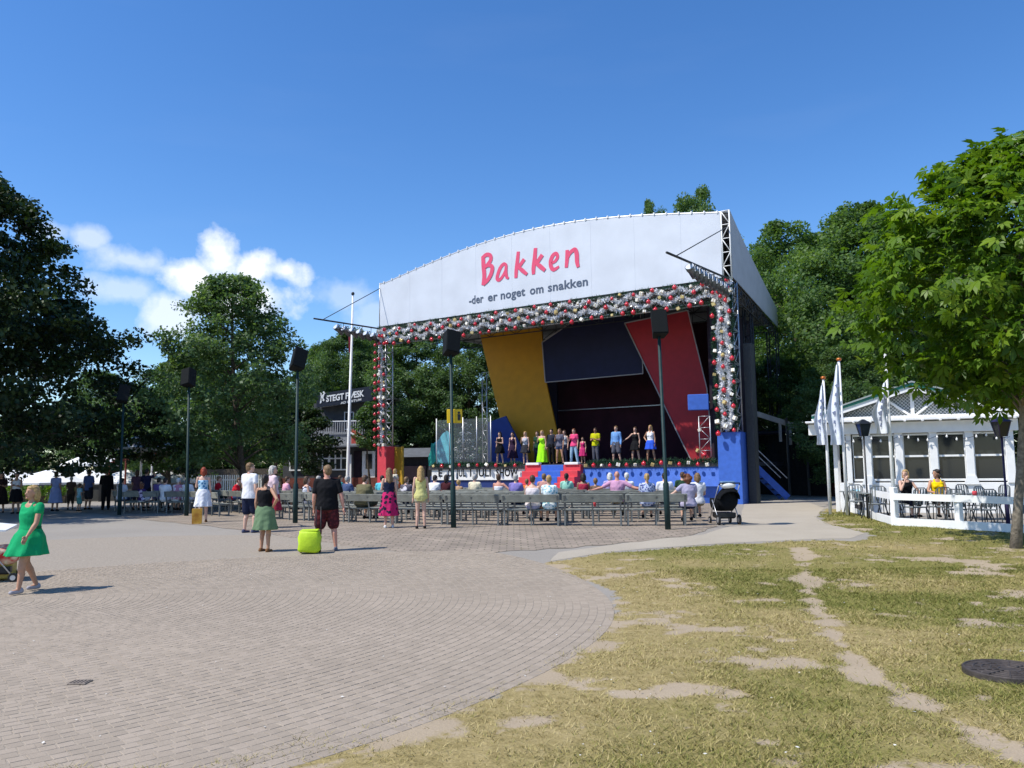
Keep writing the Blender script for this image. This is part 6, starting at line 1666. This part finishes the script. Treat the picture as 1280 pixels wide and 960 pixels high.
# --- people in the shade at the left
GS = 'people standing in the shade at the left'
for (u, Y_, hh, rz, lb, kw) in [
    (3, 34, 1.66, .4, 'dark-clothed woman at the very left edge under the big tree', dict(hair=('dark', 'long'), top=('tee', cl('darkbrown', (52, 36, 34)), None), bottom=('midi', cl('darkbrown2', (44, 34, 30))))),
    (22, 33, 1.66, .2, 'woman in a white top and black skirt behind the woman in green', dict(hair=('dark', 'short'), top=('tank', WHITE, None), bottom=('skirt', BLACK))),
    (71, 35, 1.68, PI, 'woman in a long pale blue dress with her back turned, under the big tree', dict(hair=('brown', 'bun'), top=('tee', cl('paleblue', (150, 165, 215)), None), bottom=('midi', MATS['cloth_paleblue']))),
    (90, 36, 1.45, PI + .5, 'smaller person in brown with a white cap beside the blue dress', dict(hair=('white', 'short'), top=('tee', cl('brown', (92, 72, 60)), None), bottom=('capri', cl('brown2', (70, 58, 50))))),
    (112, 36, 1.76, PI - .3, 'man in a blue shirt among the people in the shade', dict(sex='m', hair=('dark', 'short'), top=('shirt', cl('midblue', (78, 98, 150)), None), bottom=('shorts', cl('darkgrey', (45, 45, 52))), arms=('cross', 'down'))),
    (134, 35.5, 1.78, PI + .3, 'man all in black just left of the leftmost loudspeaker pole', dict(sex='m', hair=('dark', 'short'), top=('long', BLACK, None), bottom=('jeans', BLACK))),
    (184, 34, 1.74, PI - .2, 'dark-haired person in a black top raising a hand to the head behind a bench', dict(sex='m', hair=('dark', 'short'), top=('tee', cl('inkblue', (30, 30, 60)), None), bottom=('shorts', BLACK), arms=('head', 'down'), skin='tan')),
    (172, 35, 1.70, PI + .2, 'person in mauve-brown standing beside the leftmost bench', dict(hair=('brown', 'bob'), top=('tee', cl('mauve', (85, 60, 75)), None), bottom=('capri', cl('darkgrey', (45, 45, 52))))),
    (101, 34.5, 1.15, PI - .5, 'child in light blue standing among the adults in the shade', dict(hair=('brown', 'short'), top=('tee', cl('lightblue', (150, 180, 220)), None), bottom=('shorts', cl('teal', (90, 150, 150))), kid=True)),
]:
    person(lb, gx(u, Y_), rz, hh, kw.pop('sex', 'f'), 'stand', kw.pop('arms', ('down', 'cross')), kw.pop('skin', 'tan'), shoe=SHB, group=GS, **kw)

# --- seated audience
def seat_at(row, u):
    best = None
    for k in range(1600):
        a = R(-88) - k * R(68) / 1600; x, y = bench_pos(row, a); px = CX + F * x / y
        if best is None or abs(px - u) < best[0]: best = (abs(px - u), x, y, a)
    return best[1:]
def sitter(row, u, label, **kw):
    if row < 0:
        y = {-1: 31.8, -2: 33.4}[row]; x = gx(u, y).x; a = R(-102.6)
    else: x, y, a = seat_at(row, u)
    d = Vector((math.cos(a), math.sin(a), 0))
    hh = kw.pop('h', 1.7); S = hh / 1.75
    p = Vector((x, y, g1(y) + .463 - .36 * S)) - d * .02; turn = kw.pop('turn', 0)
    person(label, p, a - PI / 2 + turn, hh, kw.pop('sex', 'f'), 'sit', kw.pop('arms', ('lap', 'lap')), kw.pop('skin', 'fair'), shoe=kw.pop('shoe', SHB), group='audience seated on the benches', **kw)
JEAN = cl('denim', (70, 85, 120)); KHAKI = cl('khaki', (140, 130, 105)); OLIVE = cl('olive', (105, 100, 72))
A = [
 (0, 664, 'seated woman with short dark grey hair in a pale tank top, rear bench', dict(hair=('brown', 'short'), top=('tank', cl('offwhite', (215, 205, 205)), None), bottom=('skirt', cl('lavgrey', (150, 150, 175))), bld=1.15)),
 (0, 684, 'seated blond person in a light blue checked shirt beside the pale tank top', dict(hair=('blond', 'short'), top=('tee', cl('bluecheck', (120, 175, 190), (225, 235, 235), 14), None), bottom=('skirt', MATS['cloth_bluecheck']))),
 (0, 857, 'seated auburn-haired woman in a lilac grey tee at the right end of the rear bench', dict(hair=('auburn', 'curly'), top=('tee', cl('lilacgrey', (165, 160, 185)), None), bottom=('capri', NAVY), arms=('lap', 'out'), bld=1.08)),
 (1, 869, 'seated brown-haired woman in white beside the pram', dict(hair=('lightbrown', 'bob'), top=('tee', WHITE, None), bottom=('capri', KHAKI), arms=('lap', 'front'))),
 (1, 806, 'seated woman with a long blond ponytail in a blue flowered dress', dict(hair=('blond', 'pony'), top=('tee', cl('blueflower', (75, 85, 140), (190, 200, 225), 16), None), bottom=('skirt', MATS['cloth_blueflower']), bld=1.05)),
 (2, 828, 'seated dark-haired person in a white tee behind the right loudspeaker pole', dict(sex='m', hair=('dark', 'short'), top=('tee', WHITE, None), bottom=('shorts', NAVY))),
 (2, 769, 'bald man in a pink shirt with both arms spread along the bench back', dict(sex='m', hair=('grey', 'bald'), top=('shirt', cl('pinkshirt', (200, 150, 180)), None), bottom=('jeans', KHAKI), arms=('spread', 'spread'), skin='red', h=1.82, bld=1.1)),
 (3, 781, 'seated white-haired person in a white shirt right of the bald man', dict(hair=('white', 'short'), top=('tee', WHITE, None), bottom=('capri', KHAKI))),
 (3, 727, 'seated dark-haired woman in a crimson top before the stage steps', dict(hair=('dark', 'bob'), top=('tank', cl('crimson2', (165, 45, 70)), None), bottom=('capri', NAVY), skin='brown')),
 (3, 742, 'small brown-haired child seated beside the crimson top', dict(hair=('lightbrown', 'short'), top=('tee', cl('taupe', (120, 95, 80)), None), bottom=('shorts', NAVY), h=1.35, kid=True)),
 (4, 678, 'seated person in faded pink in front of the blue middle of the steps', dict(hair=('lightbrown', 'short'), top=('tee', cl('fadedpink', (190, 140, 130)), None), bottom=('shorts', KHAKI), sex='m')),
 (2, 643, 'seated grey-haired person in a lilac tee left of the steps', dict(hair=('grey', 'short'), top=('tee', cl('lilac', (130, 120, 180)), None), bottom=('capri', NAVY), bld=1.05)),
 (3, 622, 'seated woman with bare pink shoulders and a white top before the show banner', dict(hair=('brown', 'short'), top=('strap', WHITE, None), bottom=('skirt', NAVY), skin='red', arms=('out', 'lap'))),
 (3, 540, 'seated white-shirted man leaning left of the yellow-sign pole', dict(sex='m', hair=('dark', 'short'), top=('tee', WHITE, None), bottom=('jeans', JEAN), lean=.2)),
 (3, 557, 'seated dark-haired person in a dark red top beside the yellow-sign pole', dict(hair=('dark', 'bob'), top=('tee', cl('darkred', (70, 28, 34)), None), bottom=('jeans', NAVY))),
 (4, 572, 'seated blond child just right of the yellow-sign pole', dict(hair=('blond', 'short'), top=('tee', cl('sand', (170, 140, 110)), None), bottom=('shorts', NAVY), h=1.3, kid=True)),
 (2, 507, 'seated boy in a white tee with a dark print between the standing women', dict(sex='m', hair=('lightbrown', 'short'), top=('tee', cl('whiteprint', (215, 210, 215), (90, 85, 95), 5), None), bottom=('shorts', NAVY), h=1.6)),
 (3, 477, 'seated man in a blue shirt turning his head, left of the pink dress', dict(sex='m', hair=('dark', 'short'), top=('tee', cl('royal', (45, 85, 165), (90, 190, 205), 3), None), bottom=('jeans', JEAN), turn=.5)),
 (0, 452, 'big man in an olive shirt leaning forward on the rear bench', dict(sex='m', hair=('brown', 'short'), top=('shirt', OLIVE, None), bottom=('shorts', cl('darkolive', (58, 60, 48))), bld=1.22, lean=.22, h=1.78)),
 (1, 383, 'seated woman in a white and navy vest just left of the man in black', dict(hair=('brown', 'bob'), top=('tank', cl('whitenavy', (220, 220, 225), (32, 36, 70), 3), None), bottom=('skirt', WHITE), arms=('front', 'lap'), bld=1.12, turn=-.4)),
 (3, 398, 'seated grey-haired person in white behind the man in black', dict(hair=('grey', 'short'), top=('tee', WHITE, None), bottom=('capri', KHAKI))),
 (2, 356, 'seated person in a pale pink tee behind the pointing woman', dict(hair=('brown', 'short'), top=('tee', cl('pinktee', (225, 165, 185)), None), bottom=('capri', NAVY), lean=.15)),
 (1, 272, 'seated man in a red tee with a cap, right of the redhead', dict(sex='m', hair=('lightbrown', 'short'), top=('tee', cl('red', (190, 25, 45)), None), bottom=('shorts', cl('darkgreen', (40, 60, 55))), h=1.75, lean=.1)),
 (1, 292, 'seated woman in a bright red top leaning forward beside the red-tee man', dict(hair=('brown', 'short'), top=('tee', cl('red2', (205, 35, 50)), None), bottom=('capri', JEAN), lean=.35, turn=-.5)),
 (-1, 207, 'seated person in a white shirt, left of the three on the left bench', dict(hair=('dark', 'short'), top=('tee', WHITE, None), bottom=('shorts', WHITE), bld=1.1, sex='m')),
 (-1, 221, 'seated person in white and pink in the middle of the left bench', dict(hair=('white', 'short'), top=('tee', cl('whitepink', (228, 215, 220), (190, 130, 150), 6), None), bottom=('capri', WHITE), lean=.2)),
 (-1, 235, 'seated person in a white top beside the second loudspeaker pole', dict(hair=('dark', 'bob'), top=('shirt', WHITE, None), bottom=('skirt', WHITE), bld=1.1)),
 (-2, 199, 'seated dark-haired person in a purple tee on the left bench', dict(hair=('dark', 'short'), top=('tee', cl('purple', (105, 85, 145)), None), bottom=('jeans', NAVY), bld=1.2)),
 (-1, 178, 'child with a pink headscarf in white seated at the left end of the bench', dict(hair=('auburn', 'bob'), top=('tee', cl('whitepurple', (190, 175, 200), (60, 40, 90), 6), None), bottom=('shorts', WHITE), h=1.3, kid=True)),
 (-2, 153, 'seated person in a pale tee in the shade beside the leftmost loudspeaker pole', dict(hair=('dark', 'short'), top=('tee', cl('shadewhite', (205, 205, 215)), None), bottom=('shorts', JEAN), bld=1.15)),
 (4, 425, 'seated person in a teal tee in front of the flagpole foot', dict(hair=('brown', 'short'), top=('tee', cl('tealtee', (45, 120, 125)), None), bottom=('jeans', NAVY))),
 (3, 341, 'seated person in a pale green top left of the pink tee', dict(hair=('grey', 'bob'), top=('tee', cl('palegreen', (165, 190, 150)), None), bottom=('capri', KHAKI))),
 (2, 308, 'seated man in a dark navy polo partly behind the white tee', dict(sex='m', hair=('dark', 'short'), top=('shirt', NAVY, None), bottom=('shorts', KHAKI))),
 (3, 322, 'seated blond woman in a coral top behind the man in the white tee', dict(hair=('blond', 'long'), top=('tank', cl('coral', (215, 110, 95)), None), bottom=('skirt', WHITE))),
 (2, 260, 'seated woman in a striped grey top just right of the redhead', dict(hair=('auburn', 'bob'), top=('tee', cl('greystripe', (150, 150, 155), (70, 70, 80), 10), None), bottom=('capri', NAVY))),
 (4, 592, 'seated man in a cream shirt before the start of the show banner', dict(sex='m', hair=('grey', 'short'), top=('shirt', cl('cream', (220, 210, 180)), None), bottom=('jeans', KHAKI))),
 (5, 657, 'seated child in an orange tee at the foot of the red steps', dict(hair=('lightbrown', 'short'), top=('tee', cl('orange', (220, 120, 40)), None), bottom=('shorts', NAVY), h=1.3, kid=True)),
 (4, 706, 'seated woman in a mint top at the right foot of the steps', dict(hair=('dark', 'pony'), top=('tee', cl('mint', (150, 205, 185)), None), bottom=('capri', JEAN))),
 (4, 850, 'seated man in a dark green tee near the blue tower base', dict(sex='m', hair=('brown', 'short'), top=('tee', cl('forest', (40, 70, 50)), None), bottom=('shorts', KHAKI))),
 (4, 760, 'seated woman in a lavender cardigan in front of the bald man', dict(hair=('white', 'bob'), top=('long', cl('lavender', (175, 165, 205)), None), bottom=('capri', NAVY))),
 (2, 434, 'seated person in a faded denim shirt right of the man in black', dict(hair=('grey', 'short'), sex='m', top=('shirt', JEAN, None), bottom=('shorts', KHAKI))),
 (5, 495, 'seated person in a rust tee beyond the woman in the pink dress', dict(hair=('dark', 'short'), top=('tee', cl('rust', (150, 75, 45)), None), bottom=('jeans', NAVY))),
]
for row, u, lb, kw in A: sitter(row, u, lb, **kw)

# --- performers
def performer(u, d, label, **kw):
    q = sp(u, 578, d); p = wst(q.x, d, FZ)
    person(label, p, SANG + kw.pop('rz', 0), kw.pop('h', 1.72), kw.pop('sex', 'f'), kw.pop('pose', 'stand'), kw.pop('arms', ('down', 'down')), kw.pop('skin', 'fair'), group='performers on the stage', shoe=kw.pop('shoe', SHB), **kw)
performer(625, 1.6, 'performer in a dark short dress with bare legs at the far left of the stage', hair=('dark', 'long'), top=('tank', BLACK, None), bottom=('mini', BLACK), pose='wide', arms=('down', 'cross'))
performer(641, 2.4, 'performer in a long dark dress second from the left on stage', hair=('dark', 'long'), top=('dress', cl('plum', (50, 30, 55)), None), bottom=('midi', MATS['cloth_plum']))
performer(657, 2.2, 'performer in a pale grey top before the yellow panel', hair=('blond', 'long'), top=('tank', cl('palegrey2', (185, 185, 195)), None), bottom=('mini', cl('darkgrey', (45, 45, 52))), arms=('mic', 'down'))
performer(672, 2.6, 'performer in dark green behind the lime dress', hair=('brown', 'long'), top=('tee', cl('bottle', (30, 60, 45)), None), bottom=('jeans', NAVY))
performer(678, 1.0, 'performer in a long glowing lime green dress at the top of the steps', hair=('blond', 'long'), top=('strap', cl('neon', (165, 245, 35)), None), bottom=('maxi', MATS['cloth_neon']), arms=('mic', 'down'), h=1.68)
performer(690, 2.8, 'dark-clothed man standing behind at the top of the steps', sex='m', hair=('dark', 'short'), top=('long', cl('charcoal', (45, 48, 60)), None), bottom=('jeans', BLACK), h=1.82)
performer(700, 1.1, 'performer in grey denim shorts with bare tanned legs', hair=('lightbrown', 'long'), top=('tee', cl('greytop', (95, 95, 110)), None), bottom=('hotpants', JEAN), pose='wide', skin='tan', arms=('mic', 'down'))
performer(706, 2.5, 'performer in a pale vest half hidden behind the denim shorts', hair=('brown', 'long'), top=('tank', cl('palevest', (175, 180, 185)), None), bottom=('jeans', NAVY))
performer(718, 1.4, 'performer in a pink tee and light jeans', hair=('auburn', 'long'), top=('tee', cl('hotpink', (225, 75, 125)), None), bottom=('jeans', cl('lightdenim', (150, 180, 205))), arms=('mic', 'down'), pose='wide')
performer(729, 2.8, 'small performer in a magenta dress behind the light jeans', hair=('brown', 'long'), top=('dress', cl('magenta', (190, 45, 110)), None), bottom=('skirt', MATS['cloth_magenta']), h=1.35)
performer(745, 2.2, 'performer in a yellow-green tee and grey trousers with arms folded', sex='m', hair=('dark', 'short'), top=('tee', cl('yellowgreen', (190, 190, 20)), None), bottom=('jeans', cl('grey', (85, 85, 95))), arms=('cross', 'cross'), skin='brown', h=1.76)
performer(771, 1.8, 'performer in a light blue long shirt and grey shorts', sex='m', hair=('lightbrown', 'short'), top=('long', cl('skyshirt', (110, 155, 210)), None), bottom=('shorts', cl('grey', (85, 85, 95))), pose='wide', h=1.78)
performer(795, 2.2, 'performer in a black top and black skirt against the dark backcloth', hair=('brown', 'long'), top=('tank', BLACK, None), bottom=('mini', BLACK), pose='wide', arms=('out', 'down'))
performer(814, 1.2, 'blond performer in a white top and blue skirt with a hand on her hip', hair=('blond', 'long'), top=('tank', WHITE, None), bottom=('mini', cl('cobalt', (45, 85, 200))), pose='wide', arms=('hip', 'down'), skin='tan')

# --- two guests on the terrace
for (u, Y_, rz, lb, kw) in [
    (1131, 22.75, .1, 'blond woman in a black tank top resting her chin on her hand at a table', dict(hair=('blond', 'bob'), top=('tank', BLACK, None), bottom=('capri', NAVY), arms=('chin', 'table'), head=(-.9, 0), skin='fair')),
    (1170, 22.65, -.2, 'dark-haired woman in a yellow top sitting at a terrace table', dict(hair=('dark', 'curly'), top=('tank', cl('yellow', (240, 200, 10)), None), bottom=('skirt', BLACK), arms=('table', 'lap'), head=(-1.0, 0), skin='tan'))]:
    p = gx(u, Y_) + Vector((0, 0, .47 - .36)); person(lb, p, rz, 1.74, 'f', 'sit', kw.pop('arms'), kw.pop('skin'), shoe=SHB, fine=True, group='guests on the terrace', **kw)

# --- fuse every figure into continuous skins, then add fingers and face marks
bpy.context.view_layer.update()
dg = bpy.context.evaluated_depsgraph_get()
done = []
for (o, extra, S, disp) in REM:
    done.append(bpy.data.meshes.new_from_object(o.evaluated_get(dg)))
for (o, extra, S, disp), me_ in zip(REM, done):
    mats_ = [m for m in o.data.materials]; nm = o.data.name
    n = len(me_.vertices); co = np.zeros(n * 3, np.float32); me_.vertices.foreach_get('co', co); co = co.reshape(-1, 3)
    if disp < 0:
        f1 = rr.uniform(0, 6); c0 = co - np.array([0, 0, co[:, 2].mean()]); rad_ = c0 * np.array([1, 1, .15]); rad_ = rad_ / (np.linalg.norm(rad_, axis=1, keepdims=True) + 1e-6)
        x_, y_, z_ = co[:, 0], co[:, 1], co[:, 2]
        ph = np.sin(x_ * 34 + z_ * 11 + f1) * np.sin(y_ * 31 - z_ * 8 + f1 * 2) + .8 * np.sin(z_ * 47 + x_ * 26 + np.sin(y_ * 21 + f1) * 2) * np.sin(x_ * 17 + f1)
        co = co + rad_ * (ph * -disp * .6)[:, None]
    elif disp:
        ph = np.sin(co[:, 0] * 190) * np.sin(co[:, 2] * 60 + co[:, 0] * 40); co = co * (1 + 0) + (co - co.mean(0)) / (np.linalg.norm(co - co.mean(0), axis=1, keepdims=True) + 1e-6) * (ph[:, None] * disp * .6)
    if extra is not None:
        fv = [list(p.vertices) for p in me_.polygons]; o0 = n; ex = np.array(extra.v, np.float32) * S
        nm_ = bpy.data.meshes.new('body'); nm_.from_pydata(np.concatenate([co, ex]).tolist(), [], fv + [tuple(i + o0 for i in f) for f in extra.f])
        nm_.polygons.foreach_set('material_index', [0] * len(fv) + list(extra.m)); me_ = nm_
    else: me_.vertices.foreach_set('co', co.ravel())
    me_.materials.clear()
    for q in mats_: me_.materials.append(q)
    if extra is not None: me_.polygons.foreach_set('material_index', [0] * len(fv) + list(extra.m))
    me_.polygons.foreach_set('use_smooth', [True] * len(me_.polygons)); me_.update()
    o.modifiers.clear(); o.data = me_
print('TRIS', sum(sum(len(p.vertices) - 2 for p in m.polygons) for m in {o.data for o in COL.objects if o.type == 'MESH' } if len(m.polygons) < 5e5))
